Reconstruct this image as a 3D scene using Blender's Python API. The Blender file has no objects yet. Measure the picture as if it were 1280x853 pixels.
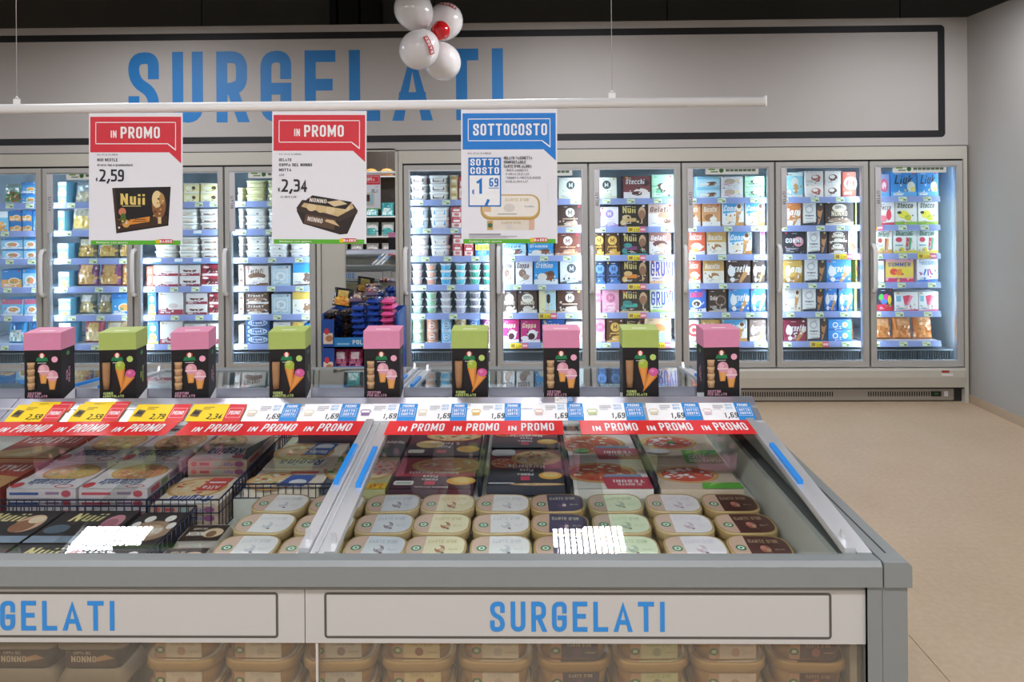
import bpy, math, random
from mathutils import Vector, Matrix

SC = bpy.context.scene
COL = SC.collection
random.seed(7)

# ------------------------------------------------------------------ camera, world, exposure
CAM_H, FPX, HZ = 1.70, 850.0, 245.0
YAW, ROLL = math.radians(0.9), math.radians(0.45)
_R = Vector((math.cos(YAW), math.sin(YAW), 0)); _F = Vector((-math.sin(YAW), math.cos(YAW), 0)); _U = Vector((0, 0, 1))
_right = math.cos(ROLL) * _R - math.sin(ROLL) * _U
_up = math.sin(ROLL) * _R + math.cos(ROLL) * _U
cam_d = bpy.data.cameras.new('camera'); cam = bpy.data.objects.new('camera', cam_d); COL.objects.link(cam)
_m = Matrix((_right, _up, -_F)).transposed().to_4x4(); _m.translation = Vector((0, 0, CAM_H))
cam.matrix_world = _m
cam_d.sensor_width = 36.0; cam_d.lens = FPX / 1280 * 36.0
cam_d.shift_y = -(426.5 - HZ) / 1280.0
cam_d.clip_start = 0.02
SC.camera = cam
world = bpy.data.worlds.new('store_air'); SC.world = world; world.use_nodes = True
world.node_tree.nodes['Background'].inputs[0].default_value = (0.9, 0.95, 1, 1)
world.node_tree.nodes['Background'].inputs[1].default_value = 0.25
SC.view_settings.view_transform = 'Standard'; SC.view_settings.look = 'None'
SC.view_settings.exposure = 0.12; SC.view_settings.gamma = 1.0
try: SC.view_settings.use_curve_mapping = False
except Exception: pass
try:
    SC.cycles.use_denoising = True; SC.cycles.transparent_max_bounces = 16; SC.cycles.max_bounces = 8
    SC.cycles.sample_clamp_indirect = 6.0
except Exception: pass
LAMP_POWER = 92.0       # ceiling luminaires
LED_POWER = 35.0         # strips inside the upright freezers

def ray(u, v):
    x, z = (u - 640) / FPX, (HZ - v) / FPX
    return x * _right + z * _up + _F
def W(u, v, Y):                                   # point of the photo at depth Y
    d = ray(u, v); t = Y / d.y
    return Vector((0, 0, CAM_H)) + d * t
def WX(u, Y, v=330): return W(u, v, Y).x
def WZ(v, Y, u=640): return W(u, v, Y).z

# ------------------------------------------------------------------ materials
def lin(h):
    if not isinstance(h, str): return h
    r = []
    for i in (0, 2, 4):
        c = int(h[i:i + 2], 16) / 255.0
        r.append(c / 12.92 if c <= 0.04045 else ((c + 0.055) / 1.055) ** 2.4)
    return (r[0], r[1], r[2], 1.0)
MATS = {}
def mat(name, hexc='808080', rough=0.5, metal=0.0, noise=0.0, nscale=40.0, bump=0.0, stretch=(1, 1, 1), emit=None, spec=0.5, coat=0.0):
    if name in MATS: return MATS[name]
    m = bpy.data.materials.new(name); m.use_nodes = True; nt = m.node_tree; b = nt.nodes['Principled BSDF']
    b.inputs['Base Color'].default_value = lin(hexc); b.inputs['Roughness'].default_value = rough
    b.inputs['Metallic'].default_value = metal; b.inputs['Specular IOR Level'].default_value = spec
    b.inputs['Coat Weight'].default_value = coat
    if noise or bump:
        tc = nt.nodes.new('ShaderNodeTexCoord'); mp = nt.nodes.new('ShaderNodeMapping'); nz = nt.nodes.new('ShaderNodeTexNoise')
        mp.inputs['Scale'].default_value = stretch; nz.inputs['Scale'].default_value = nscale; nz.inputs['Detail'].default_value = 4
        nt.links.new(tc.outputs['Object'], mp.inputs[0]); nt.links.new(mp.outputs[0], nz.inputs[0])
        if noise:
            mx = nt.nodes.new('ShaderNodeMix'); mx.data_type = 'RGBA'
            c = lin(hexc); lo = tuple(x * (1 - noise) for x in c[:3]) + (1,); hi = tuple(min(1, x * (1 + noise)) for x in c[:3]) + (1,)
            mx.inputs[6].default_value = lo; mx.inputs[7].default_value = hi
            nt.links.new(nz.outputs[0], mx.inputs[0]); nt.links.new(mx.outputs[2], b.inputs['Base Color'])
        if bump:
            bp = nt.nodes.new('ShaderNodeBump'); bp.inputs['Strength'].default_value = bump; bp.inputs['Distance'].default_value = 0.002
            nt.links.new(nz.outputs[0], bp.inputs['Height']); nt.links.new(bp.outputs[0], b.inputs['Normal'])
    if emit:
        b.inputs['Emission Color'].default_value = lin(emit[0]); b.inputs['Emission Strength'].default_value = emit[1]
    MATS[name] = m
    return m
def glass_mat(name, tint='f4f8f8', ior=1.45, veil=0.0):
    m = bpy.data.materials.new(name); m.use_nodes = True; nt = m.node_tree; nt.nodes.clear()
    o = nt.nodes.new('ShaderNodeOutputMaterial'); t = nt.nodes.new('ShaderNodeBsdfTransparent'); g = nt.nodes.new('ShaderNodeBsdfGlossy')
    x = nt.nodes.new('ShaderNodeMixShader')
    t.inputs[0].default_value = lin(tint); g.inputs['Roughness'].default_value = 0.0
    ge = nt.nodes.new('ShaderNodeNewGeometry'); dt = nt.nodes.new('ShaderNodeVectorMath'); dt.operation = 'DOT_PRODUCT'
    nt.links.new(ge.outputs['Normal'], dt.inputs[0]); nt.links.new(ge.outputs['Incoming'], dt.inputs[1])
    def mth(op, a, b=None):
        n = nt.nodes.new('ShaderNodeMath'); n.operation = op
        for i, q in enumerate((a, b)):
            if q is None: continue
            if isinstance(q, (int, float)): n.inputs[i].default_value = q
            else: nt.links.new(q, n.inputs[i])
        return n.outputs[0]
    f0 = ((ior - 1) / (ior + 1)) ** 2
    fr = mth('ADD', mth('MULTIPLY', mth('POWER', mth('SUBTRACT', 1.0, mth('ABSOLUTE', dt.outputs['Value'])), 5.0), 1 - f0), f0)
    nt.links.new(fr, x.inputs[0])
    if veil:
        d = nt.nodes.new('ShaderNodeBsdfDiffuse'); d.inputs[0].default_value = lin('e8e8e4'); x2 = nt.nodes.new('ShaderNodeMixShader')
        x2.inputs[0].default_value = veil; nt.links.new(t.outputs[0], x2.inputs[1]); nt.links.new(d.outputs[0], x2.inputs[2])
        nt.links.new(x2.outputs[0], x.inputs[1])
    else: nt.links.new(t.outputs[0], x.inputs[1])
    nt.links.new(g.outputs[0], x.inputs[2]); nt.links.new(x.outputs[0], o.inputs[0])
    MATS[name] = m
    return m
def print_mat(name, rough, coat=0.0, noise=0.05):
    m = mat(name, '808080', rough, coat=coat); nt = m.node_tree; b = nt.nodes['Principled BSDF']
    a = nt.nodes.new('ShaderNodeAttribute'); a.attribute_name = 'Col'
    nz = nt.nodes.new('ShaderNodeTexNoise'); nz.inputs['Scale'].default_value = 55; tc = nt.nodes.new('ShaderNodeTexCoord')
    mr = nt.nodes.new('ShaderNodeMapRange'); mr.inputs[3].default_value = 1 - noise; mr.inputs[4].default_value = 1 + noise
    vm = nt.nodes.new('ShaderNodeVectorMath'); vm.operation = 'SCALE'
    nt.links.new(tc.outputs['Object'], nz.inputs[0]); nt.links.new(nz.outputs[0], mr.inputs[0])
    nt.links.new(a.outputs['Color'], vm.inputs[0]); nt.links.new(mr.outputs[0], vm.inputs['Scale'])
    nt.links.new(vm.outputs[0], b.inputs['Base Color'])
    return m
CARD = print_mat('printed_card', 0.5)
FILM = print_mat('printed_film', 0.22, 0.3)
PLAST = print_mat('printed_plastic', 0.35)
GLASS = glass_mat('door_glass'); LIDGLASS = glass_mat('lid_glass', 'f8faf9'); WINGLASS = glass_mat('window_glass', 'e8e2d6', 1.45, 0.05)
PAINT = mat('grey_paint', '7a7f7e', 0.38, noise=0.03)
PAINT2 = mat('light_grey_paint', 'a9adae', 0.4, noise=0.03)
ALU = mat('brushed_aluminium', 'd4d6d8', 0.34, 0.6, noise=0.05, stretch=(1, 40, 1))
ALUX = mat('brushed_rail', 'c4c6d4', 0.28, 0.7, noise=0.04, stretch=(0.3, 60, 60), nscale=20)
FRAME = mat('freezer_frame_metal', 'b6b6b2', 0.36, 0.0, noise=0.03)
CREAM = mat('cream_enamel', 'c6c4b9', 0.45, noise=0.02)
LINER = mat('white_liner', 'a9b8c2', 0.45)
DARK = mat('dark_rubber', '262626', 0.6)
BLACKM = mat('black_paint', '17171a', 0.55)
WIREM = mat('navy_wire', '2a3250', 0.35, 0.2)
BLUEH = mat('blue_handle_plastic', '1d86d8', 0.35)
WHITEM = mat('white_plastic', 'ececea', 0.4)
PANELM = mat('ivory_panel', 'b6b5b1', 0.5, noise=0.015, nscale=200)
RAILM = mat('periwinkle_price_rail', '8e9ccf', 0.3)
SHELFM = mat('pale_shelf', 'cfd6e0', 0.4)

# ------------------------------------------------------------------ mesh builder
LIFT = [1.0]                                         # lightens pack colours to make up for dim light where they stand
def ink(h):
    c = lin(h); g = LIFT[0]
    return tuple(min(.88, x ** g) for x in c[:3]) + (1.0,)
class MB:
    def __init__(s): s.v = []; s.f = []; s.c = []; s.k = []; s.sm = []
    def face(s, pts, col='808080', k=0, smooth=False):
        n = len(s.v); s.v.extend([tuple(p) for p in pts]); s.f.append(tuple(range(n, n + len(pts)))); s.c.append(ink(col)); s.k.append(k); s.sm.append(smooth)
    def box(s, x0, x1, y0, y1, z0, z1, col='808080', k=0):
        n = len(s.v)
        s.v += [(x0, y0, z0), (x1, y0, z0), (x1, y1, z0), (x0, y1, z0), (x0, y0, z1), (x1, y0, z1), (x1, y1, z1), (x0, y1, z1)]
        for q in ((0, 3, 2, 1), (4, 5, 6, 7), (0, 1, 5, 4), (1, 2, 6, 5), (2, 3, 7, 6), (3, 0, 4, 7)):
            s.f.append(tuple(n + i for i in q)); s.c.append(ink(col)); s.k.append(k); s.sm.append(False)
        return s
    def prism(s, prof, x0, x1, col='808080', k=0):        # profile in (y,z) extruded along x
        a = [(x0, y, z) for y, z in prof]; b = [(x1, y, z) for y, z in prof]; n = len(prof)
        for i in range(n):
            j = (i + 1) % n; s.face([a[i], b[i], b[j], a[j]], col, k)
        s.face(a, col, k); s.face(b[::-1], col, k)
        return s
    def rings(s, rings, cols, k=0, cap0=True, cap1=True, smooth=True):
        n = len(rings[0]); base = len(s.v)
        for r in rings: s.v.extend([tuple(p) for p in r])
        for i in range(len(rings) - 1):
            c = ink(cols[min(i, len(cols) - 1)])
            for j in range(n):
                jj = (j + 1) % n
                s.f.append((base + i * n + j, base + i * n + jj, base + (i + 1) * n + jj, base + (i + 1) * n + j)); s.c.append(c); s.k.append(k); s.sm.append(smooth)
        if cap0: s.f.append(tuple(base + j for j in range(n))[::-1]); s.c.append(ink(cols[0])); s.k.append(k); s.sm.append(False)
        if cap1:
            b2 = base + (len(rings) - 1) * n; s.f.append(tuple(b2 + j for j in range(n))); s.c.append(ink(cols[-1])); s.k.append(k); s.sm.append(False)
        return s
    def tube(s, path, r, col='808080', seg=6, k=0):
        rs = []; P = [Vector(p) for p in path]
        for i, p in enumerate(P):
            d = (P[min(i + 1, len(P) - 1)] - P[max(i - 1, 0)]).normalized()
            a = d.orthogonal().normalized() if i == 0 else (pa - d * pa.dot(d)).normalized()
            pa = a; b = d.cross(a)
            rs.append([p + r * (math.cos(2 * math.pi * j / seg) * a + math.sin(2 * math.pi * j / seg) * b) for j in range(seg)])
        return s.rings(rs, [col], k)
    def mesh(s, name, mats):
        me = bpy.data.meshes.new(name); me.from_pydata(s.v, [], s.f)
        for m in (mats if isinstance(mats, (list, tuple)) else [mats]): me.materials.append(m)
        at = me.color_attributes.new('Col', 'FLOAT_COLOR', 'CORNER')
        buf = []
        for f, c in zip(s.f, s.c): buf.extend(list(c) * len(f))
        at.data.foreach_set('color', buf)
        me.polygons.foreach_set('material_index', s.k); me.polygons.foreach_set('use_smooth', s.sm)
        me.update()
        return me
    def build(s, name, mats, parent=None, loc=None, rot=None, **tags):
        return link(name, s.mesh(name, mats), parent, loc, rot, **tags)
def link(name, data, parent=None, loc=None, rot=None, label=None, cat=None, group=None, kind=None):
    o = bpy.data.objects.new(name, data); COL.objects.link(o)
    if parent is not None: o.parent = parent
    if loc is not None: o.location = loc
    if rot is not None: o.rotation_euler = rot
    if label:
        o['label'] = label
        if not 4 <= len(label.split()) <= 16: print('LABEL LENGTH', len(label.split()), label)
    if cat: o['category'] = cat
    if group: o['group'] = group
    if kind: o['kind'] = kind
    return o
def thing(name, label, cat, loc=(0, 0, 0), rot=None, group=None): return link(name, None, None, loc, rot, label, cat, group)
def many(name, mats, parent=None, b=()):          # one object per box
    for q in b: one(name, mats, parent, b=[q])
def one(name, mats, parent=None, **kw):           # boxes in one go: one('x', M, parent, b=[(x0,x1,y0,y1,z0,z1),...])
    m = MB()
    for b in kw.pop('b'): m.box(*b)
    return m.build(name, mats, parent, **kw)

# ------------------------------------------------------------------ stroke lettering (flat print)
GLY = {
 'A': '0,0 .5,1 1,0|.2,.28 .8,.28', 'B': '0,0 0,1 1,1r 1,.53r 0,.53|0,.53 1,.53r 1,0r 0,0', 'C': '1,.7 1,1r 0,1r 0,0r 1,0r 1,.3',
 'D': '0,0 0,1 1,1r 1,0r z', 'E': '1,1 0,1 0,0 1,0|0,.52 .85,.52', 'F': '0,0 0,1 1,1|0,.5 .85,.5', 'G': '1,.72 1,1r 0,1r 0,0r 1,0r 1,.46 .55,.46',
 'H': '0,0 0,1|1,0 1,1|0,.52 1,.52', 'I': '0,0 0,1', 'J': '1,1 1,0r 0,0r 0,.3', 'K': '0,0 0,1|1,1 0,.42|.35,.6 1,0', 'L': '0,1 0,0 1,0',
 'M': '0,0 0,1|0,1 .5,.25 1,1|1,1 1,0', 'N': '0,0 0,1|0,1 1,0|1,0 1,1', 'O': '0,0r 0,1r 1,1r 1,0r z', 'P': '0,0 0,1 1,1r 1,.44r 0,.44', 'Q': '0,0r 0,1r 1,1r 1,0r z|.6,.25 1,0',
 'R': '0,0 0,1 1,1r 1,.47r 0,.47|.5,.47 1,0', 'S': '1,.74 1,1r 0,1r 0,.6r 1,.42r 1,0r 0,0r 0,.26', 'T': '0,1 1,1|.5,1 .5,0', 'U': '0,1 0,0r 1,0r 1,1',
 'V': '0,1 .5,0 1,1', 'W': '0,1 .25,0 .5,.8 .75,0 1,1', 'X': '0,0 1,1|0,1 1,0', 'Y': '0,1 .5,.45 1,1|.5,.45 .5,0', 'Z': '0,1 1,1 0,0 1,0',
 '0': '0,0r 0,1r 1,1r 1,0r z', '1': '.1,.78 .7,1 .7,0', '2': '0,1 1,1r 1,.55r 0,0 1,0', '3': '0,1 1,1r 1,.53r .35,.53|.35,.53 1,.53r 1,0r 0,0',
 '4': '.75,0 .75,1 0,.25 1,.25', '5': '.95,1 0,1 0,.57 1,.57r 1,0r 0,0', '6': '1,1 0,1r 0,0r 1,0r 1,.55r 0,.55', '7': '0,1 1,1 .3,0',
 '8': '0,.53r 0,1r 1,1r 1,.53r z|0,0r 0,.53r 1,.53r 1,0r z', '9': '0,0 1,0r 1,1r 0,1r 0,.45r 1,.45', ',': '1,.08 .1,-.2', '.': '0,0 0,.02', "'": '0,.8 0,1', '-': '0,.45 1,.45',
 'e': '0,.36 1,.36 1,.7r 0,.7r 0,0r 1,0', 'a': '1,0 1,.7r .1,.7|1,.4 0,.4r 0,0r 1,0', 'c': '1,.7 0,.7r 0,0r 1,0', 'd': '1,1 1,0 0,0r 0,.7r 1,.7', 'g': '0,-.25 1,-.25r 1,.7 0,.7r 0,0r 1,0',
 'i': '0,0 0,.54|0,.93 0,.94', 'k': '0,0 0,1|1,.7 0,.3|.3,.42 1,0', 'l': '0,0 0,1', 'm': '0,0 0,.7 .5,.7 .5,0|.5,.7 1,.7r 1,0', 'n': '0,0 0,.7 1,.7r 1,0', 'o': '0,0r 0,.7r 1,.7r 1,0r z',
 'p': '0,-.25 0,.7 1,.7r 1,0r 0,0', 'r': '0,0 0,.7 1,.7', 's': '1,.7 0,.7r 0,.38r 1,.33r 1,0r 0,0', 't': '0,.7 1,.7|.4,1 .4,0r 1,0', 'u': '0,.7 0,0r 1,0 1,.7', 'v': '0,.7 .5,0 1,.7',
 'z': '0,.7 1,.7 0,0 1,0', 'b': '0,1 0,0 1,0r 1,.7r 0,.7', 'h': '0,0 0,1|0,.7 1,.7r 1,0', 'f': '1,1 .4,1r .4,0|0,.7 .9,.7', 'q': '1,-.25 1,.7 0,.7r 0,0r 1,0', '€': '1,.8 1,1r .2,1r .2,0r 1,0r 1,.2|0,.6 .8,.6|0,.4 .8,.4',
}
WID = {'N': .5, 'V': .5, 'I': 0, 'i': 0, 'l': 0, '.': 0, "'": 0, ',': .27, 'M': .62, 'W': .72, 'm': .7, '1': .3, 'A': .56, 'T': .5, 't': .34, 'r': .34, 'f': .34, '-': .25}
def _fillet(pts, rad, closed):
    out = []; n = len(pts)
    for i, (x, y, r) in enumerate(pts):
        if not r or (not closed and i in (0, n - 1)): out.append(Vector((x, y))); continue
        p = Vector((x, y)); a = Vector(pts[i - 1][:2]); b = Vector(pts[(i + 1) % n][:2])
        da, db = a - p, b - p; R = min(rad, da.length * 0.5, db.length * 0.5)
        A = p + da.normalized() * R; B = p + db.normalized() * R
        for t in (0, .2, .4, .6, .8, 1): out.append((1 - t) ** 2 * A + 2 * t * (1 - t) * (p * 0.93 + (A + B) * 0.035) + t * t * B)
    return out
def text_polys(s, h, t=0.15, wr=0.46, sp=0.13, slant=0.0, fit=None):
    """list of convex quads [(x,y)...] for a line of text with cap height h, and its width"""
    quads = []; x = 0.0; th = t * h
    for ch in s:
        if ch == ' ': x += 0.3 * h; continue
        g = GLY.get(ch) or GLY.get(ch.upper())
        if g is None: continue
        w0 = WID.get(ch, .42 if ch.islower() else .46) * wr / .46 * h; wi = max(0.0, w0 - th) if w0 else 0.0
        for st in g.split('|'):
            toks = st.split(); closed = toks[-1] == 'z'
            if closed: toks = toks[:-1]
            pts = []
            for k in toks:
                r = k.endswith('r'); a, b = k.rstrip('r').split(',')
                pts.append((float(a) * wi, float(b) * (h - th), r))
            P = _fillet(pts, 0.6 * max(wi, th), closed); n = len(P)
            if not closed:                                # square caps
                d = (P[0] - P[1]).normalized(); P[0] = P[0] + d * th / 2; d = (P[-1] - P[-2]).normalized(); P[-1] = P[-1] + d * th / 2
            L = []; Rr = []
            for i in range(n):
                if closed: d0 = (P[i] - P[i - 1]); d1 = (P[(i + 1) % n] - P[i])
                else: d0 = P[i] - P[i - 1] if i > 0 else P[1] - P[0]; d1 = P[i + 1] - P[i] if i < n - 1 else P[-1] - P[-2]
                d0 = d0.normalized() if d0.length > 1e-9 else d1.normalized(); d1 = d1.normalized() if d1.length > 1e-9 else d0
                n0 = Vector((-d0.y, d0.x)); n1 = Vector((-d1.y, d1.x)); m = n0 + n1
                m = m.normalized() if m.length > 1e-6 else n0
                q = th / 2 / max(0.35, m.dot(n0)); a_, b_ = P[i] + m * q, P[i] - m * q
                if not closed and i in (0, n - 1) and abs(d0.y) > .3 and abs(d0.x) > .02 and ch != ',':      # cut slanted ends level with the line
                    yy = pts[0 if i == 0 else -1][1]; tgt = -th / 2 if yy <= 1e-6 else (h - th / 2 if yy >= h - th - 1e-6 else None)
                    if tgt is not None: a_ = a_ + d0 * (tgt - a_.y) / d0.y; b_ = b_ + d0 * (tgt - b_.y) / d0.y
                if ch not in 'gpq,': a_.y = min(max(a_.y, -th / 2), h - th / 2); b_.y = min(max(b_.y, -th / 2), h - th / 2)
                L.append(a_); Rr.append(b_)
            for i in range(n if closed else n - 1):
                j = (i + 1) % n; quads.append([(x + th / 2 + q.x, th / 2 + q.y) for q in (Rr[i], Rr[j], L[j], L[i])])
        x += wi + th + sp * h
    x -= sp * h
    kx = fit / x if fit else 1.0
    return [[((a + slant * b / max(kx, 1e-6)) * kx if slant else a * kx, b) for a, b in q] for q in quads], x * kx

class Print:
    """flat print on a face: origin o, right r, up u (world/local vectors), size w x h in metres; layered by tiny offsets"""
    def __init__(s, mb, o, r, u, w, h, k=0, fmap=None):
        s.mb = mb; s.o = Vector(o); s.r = Vector(r); s.u = Vector(u); s.n = s.r.cross(s.u); s.w = w; s.h = h; s.L = 0; s.k = k; s.fmap = fmap
    def pt(s, x, y):
        d = 0.0003 + 0.0001 * s.L
        if s.fmap: return s.fmap(x, y, d)
        return s.o + s.r * x + s.u * y + s.n * d
    def P(s, pts, c):                                   # metres
        s.L += 1; s.mb.face([s.pt(x, y) for x, y in pts], c, s.k)
    def draw(s, els):
        w, h = s.w, s.h
        for e in els:
            q = e[0]
            if q == 'R': _, x, y, a, b, c = e; s.P([(x * w, y * h), ((x + a) * w, y * h), ((x + a) * w, (y + b) * h), (x * w, (y + b) * h)], c)
            elif q == 'E':
                _, x, y, a, b, c = e; N = 16
                s.P([(x * w + a * w * math.cos(2 * math.pi * i / N), y * h + b * h * math.sin(2 * math.pi * i / N)) for i in range(N)], c)
            elif q == 'C':                               # circle, radius in fraction of h
                _, x, y, a, c = e; N = 16
                s.P([(x * w + a * h * math.cos(2 * math.pi * i / N), y * h + a * h * math.sin(2 * math.pi * i / N)) for i in range(N)], c)
            elif q == 'P': s.P([(x * w, y * h) for x, y in e[1]], e[2])
            elif q == 'Q':                               # rounded rect, r in metres fraction of h, corners bl br tr tl
                x, y, a, b, r, c = e[1:7]; cs = e[7] if len(e) > 7 else '1111'; pts = []
                X0, Y0, X1, Y1 = x * w, y * h, (x + a) * w, (y + b) * h; r = r * h
                for i, (cx, cy, a0) in enumerate(((X0, Y0, 180), (X1, Y0, 270), (X1, Y1, 0), (X0, Y1, 90))):
                    if cs[i] == '0': pts.append((cx, cy)); continue
                    ox = cx + (r if i in (0, 3) else -r); oy = cy + (r if i in (0, 1) else -r)
                    for j in range(5): t = math.radians(a0 + j * 22.5); pts.append((ox + r * math.cos(t), oy + r * math.sin(t)))
                s.P(pts, c)
            elif q in 'TU':                              # text: (T, string, cx, cy, height frac of h, colour, {opts})
                _, st, x, y, hh, c = e[:6]; o = dict(e[6]) if len(e) > 6 else {}
                al = o.pop('al', 'c'); fw = o.pop('fw', None); rot = o.pop('rot', 0)
                if fw: o['fit'] = fw * w
                qs, tw = text_polys(st, hh * h, **o); s.L += 1
                ox = {'c': -tw / 2, 'l': 0, 'r': -tw}[al]; sg = -1 if q == 'U' else 1
                ca, sa = math.cos(math.radians(rot)), math.sin(math.radians(rot))
                L0 = s.L
                for iq, qd in enumerate(qs):
                    pp = []; s.L = L0 + .07 * iq
                    for a, b in qd:
                        a2, b2 = sg * (a + ox), sg * (b - hh * h / 2)
                        pp.append(s.pt(x * w + a2 * ca - b2 * sa, y * h + a2 * sa + b2 * ca))
                    s.mb.face(pp, c, s.k)
                s.L = L0 + 1
            elif q == 'Z':                               # pizza: cx cy rx ry (fractions), seed, topping colours
                _, x, y, a, b, sd, tops = e; rr = random.Random(sd)
                s.draw([('E', x, y, a, b, 'c98a45'), ('E', x, y, a * .9, b * .9, 'd9a866'), ('E', x, y, a * .84, b * .84, tops[0])])
                L0 = s.L
                for i in range(36):
                    t = rr.random() * 6.28; d = math.sqrt(rr.random()) * .76; z = .05 + .09 * rr.random(); z2 = z * rr.uniform(.6, 1.3); cx, cy = x + a * d * math.cos(t), y + b * d * math.sin(t)
                    s.L = L0 + i * .5; ph = rr.random() * 6
                    s.P([((cx + a * z * math.cos(k * 1.047 + ph) * rr.uniform(.7, 1.1)) * w, (cy + b * z2 * math.sin(k * 1.047 + ph) * rr.uniform(.7, 1.1)) * h) for k in range(6)], tops[1 + i % (len(tops) - 1)])
                s.L = L0 + 19
            elif q == 'F': s.frame(*e[1:])
    def frame(s, x, y, a, b, t, c):                      # outline rect, thickness in metres
        w, h = s.w, s.h; X0, Y0, X1, Y1 = x * w, y * h, (x + a) * w, (y + b) * h; s.L += 1
        for q in (((X0, Y0), (X1, Y0), (X1, Y0 + t), (X0, Y0 + t)), ((X0, Y1 - t), (X1, Y1 - t), (X1, Y1), (X0, Y1)), ((X0, Y0 + t), (X0 + t, Y0 + t), (X0 + t, Y1 - t), (X0, Y1 - t)), ((X1 - t, Y0 + t), (X1, Y0 + t), (X1, Y1 - t), (X1 - t, Y1 - t))):
            s.mb.face([s.pt(*p) for p in q], c, s.k)

def rrect(cx, cy, hx, hy, r, z, n=5):
    pts = []
    for ox, oy, a0 in ((hx - r, hy - r, 0), (-hx + r, hy - r, 90), (-hx + r, -hy + r, 180), (hx - r, -hy + r, 270)):
        for j in range(n): t = math.radians(a0 + 90 * j / (n - 1)); pts.append((cx + ox + r * math.cos(t), cy + oy + r * math.sin(t), z))
    return pts
def circ(cx, cy, r, z, n=16): return [(cx + r * math.cos(2 * math.pi * i / n), cy + r * math.sin(2 * math.pi * i / n), z) for i in range(n)]
# ------------------------------------------------------------------ the setting
YF = 5.56                                           # plane of the upright freezer fronts and of the wall above
XW = WX(1210.5, YF, 250)                            # right wall
ZTOP = WZ(24, YF, 1000)                             # top edge of the partition walls
ZHB = WZ(184, YF, 900)                              # underside of the wall above the freezers
XLW, YRW, ZCE = -8.0, -6.0, 4.6
WALLM = mat('grey_wall_paint', 'a4a29d', 0.75, noise=0.03, nscale=6, bump=0.15)
HEADM = mat('woven_wall_panel', 'bbb8b5', 0.7, noise=0.02, nscale=400, bump=0.2, stretch=(0.2, 1, 3))
CEILM = mat('dark_ceiling_paint', '6e6860', 0.85)
FLOORM = mat('beige_floor_stone', 'cdb698', 0.42, noise=0.06, nscale=7, bump=0.02)
SKIRTM = mat('beige_skirting', 'b39f88', 0.5, noise=0.08, nscale=12)
def floor_texture():
    nt = FLOORM.node_tree; b = nt.nodes['Principled BSDF']
    tc = nt.nodes.new('ShaderNodeTexCoord'); n1 = nt.nodes.new('ShaderNodeTexNoise'); n2 = nt.nodes.new('ShaderNodeTexNoise')
    n1.inputs['Scale'].default_value = 2.2; n1.inputs['Detail'].default_value = 6; n2.inputs['Scale'].default_value = 38; n2.inputs['Detail'].default_value = 5
    r = nt.nodes.new('ShaderNodeValToRGB'); r.color_ramp.elements[0].position = .3; r.color_ramp.elements[1].position = .72
    r.color_ramp.elements[0].color = lin('b8a184'); r.color_ramp.elements[1].color = lin('cab69b')
    m = nt.nodes.new('ShaderNodeMix'); m.inputs[0].default_value = .55
    nt.links.new(tc.outputs['Object'], n1.inputs[0]); nt.links.new(tc.outputs['Object'], n2.inputs[0])
    nt.links.new(n1.outputs[0], m.inputs[2]); nt.links.new(n2.outputs[0], m.inputs[3]); nt.links.new(m.outputs[0], r.inputs[0]); nt.links.new(r.outputs[0], b.inputs['Base Color'])
floor_texture()
GROUTM = mat('floor_joint', '77644e', 0.8)
fl = one('floor', GROUTM, b=[(XLW, XW + .1, YRW, YF + 1.2, -0.08, -0.006)], kind='structure')
tile = {}
xs = [XLW, -4.53, -2.53, -0.53, 1.47, XW + .1]; ys = [YRW, -1.0, YF + 1.2]
for i in range(len(xs) - 1):
    for j in range(len(ys) - 1):
        one('floor_tile', FLOORM, fl, b=[(xs[i] + .0015, xs[i + 1] - .0015, ys[j] + .0012, ys[j + 1] - .0012, -0.03, 0)])
one('ceiling', CEILM, b=[(XLW, XW + 3, YRW, 9, ZCE, ZCE + .1)], kind='structure')
one('wall_left', WALLM, b=[(XLW - .1, XLW, YRW, 9, 0, ZCE)], kind='structure')
one('wall_rear', WALLM, b=[(XLW, XW + 3, YRW - .1, YRW, 0, ZCE)], kind='structure')
one('wall_right', WALLM, b=[(XW, XW + .12, YRW, 6.6, 0, ZTOP)], kind='structure')
one('wall_outer', CEILM, b=[(XW + 2.9, XW + 3, YRW, 9, 0, ZCE)], kind='structure')
one('baseboard_right', SKIRTM, b=[(XW - .012, XW, YRW, YF + .05, 0, 0.065)], kind='structure')
wu = one('wall_upper', CEILM, b=[(XLW, XW + 3, 8.0, 8.1, 2.0, ZCE)], kind='structure')
for i in range(8):                                  # dark cladding boards high behind the partition
    x0 = WX(-330 + i * 291, 7.96, 10); x1 = WX(-330 + (i + 1) * 291, 7.96, 10)
    one('cladding_board', CEILM, wu, b=[(x0 + .008, x1 - .008, 7.96, 8.0, 2.6, ZCE - .02)])
for a, b_ in ((412, 420), (423, 448), (451, 474)):
    one('dark_duct', BLACKM, wu, b=[(WX(a, 7.7, 10), WX(b_, 7.7, 10), 7.7, 7.9, 2.6, ZCE - .02)])
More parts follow.
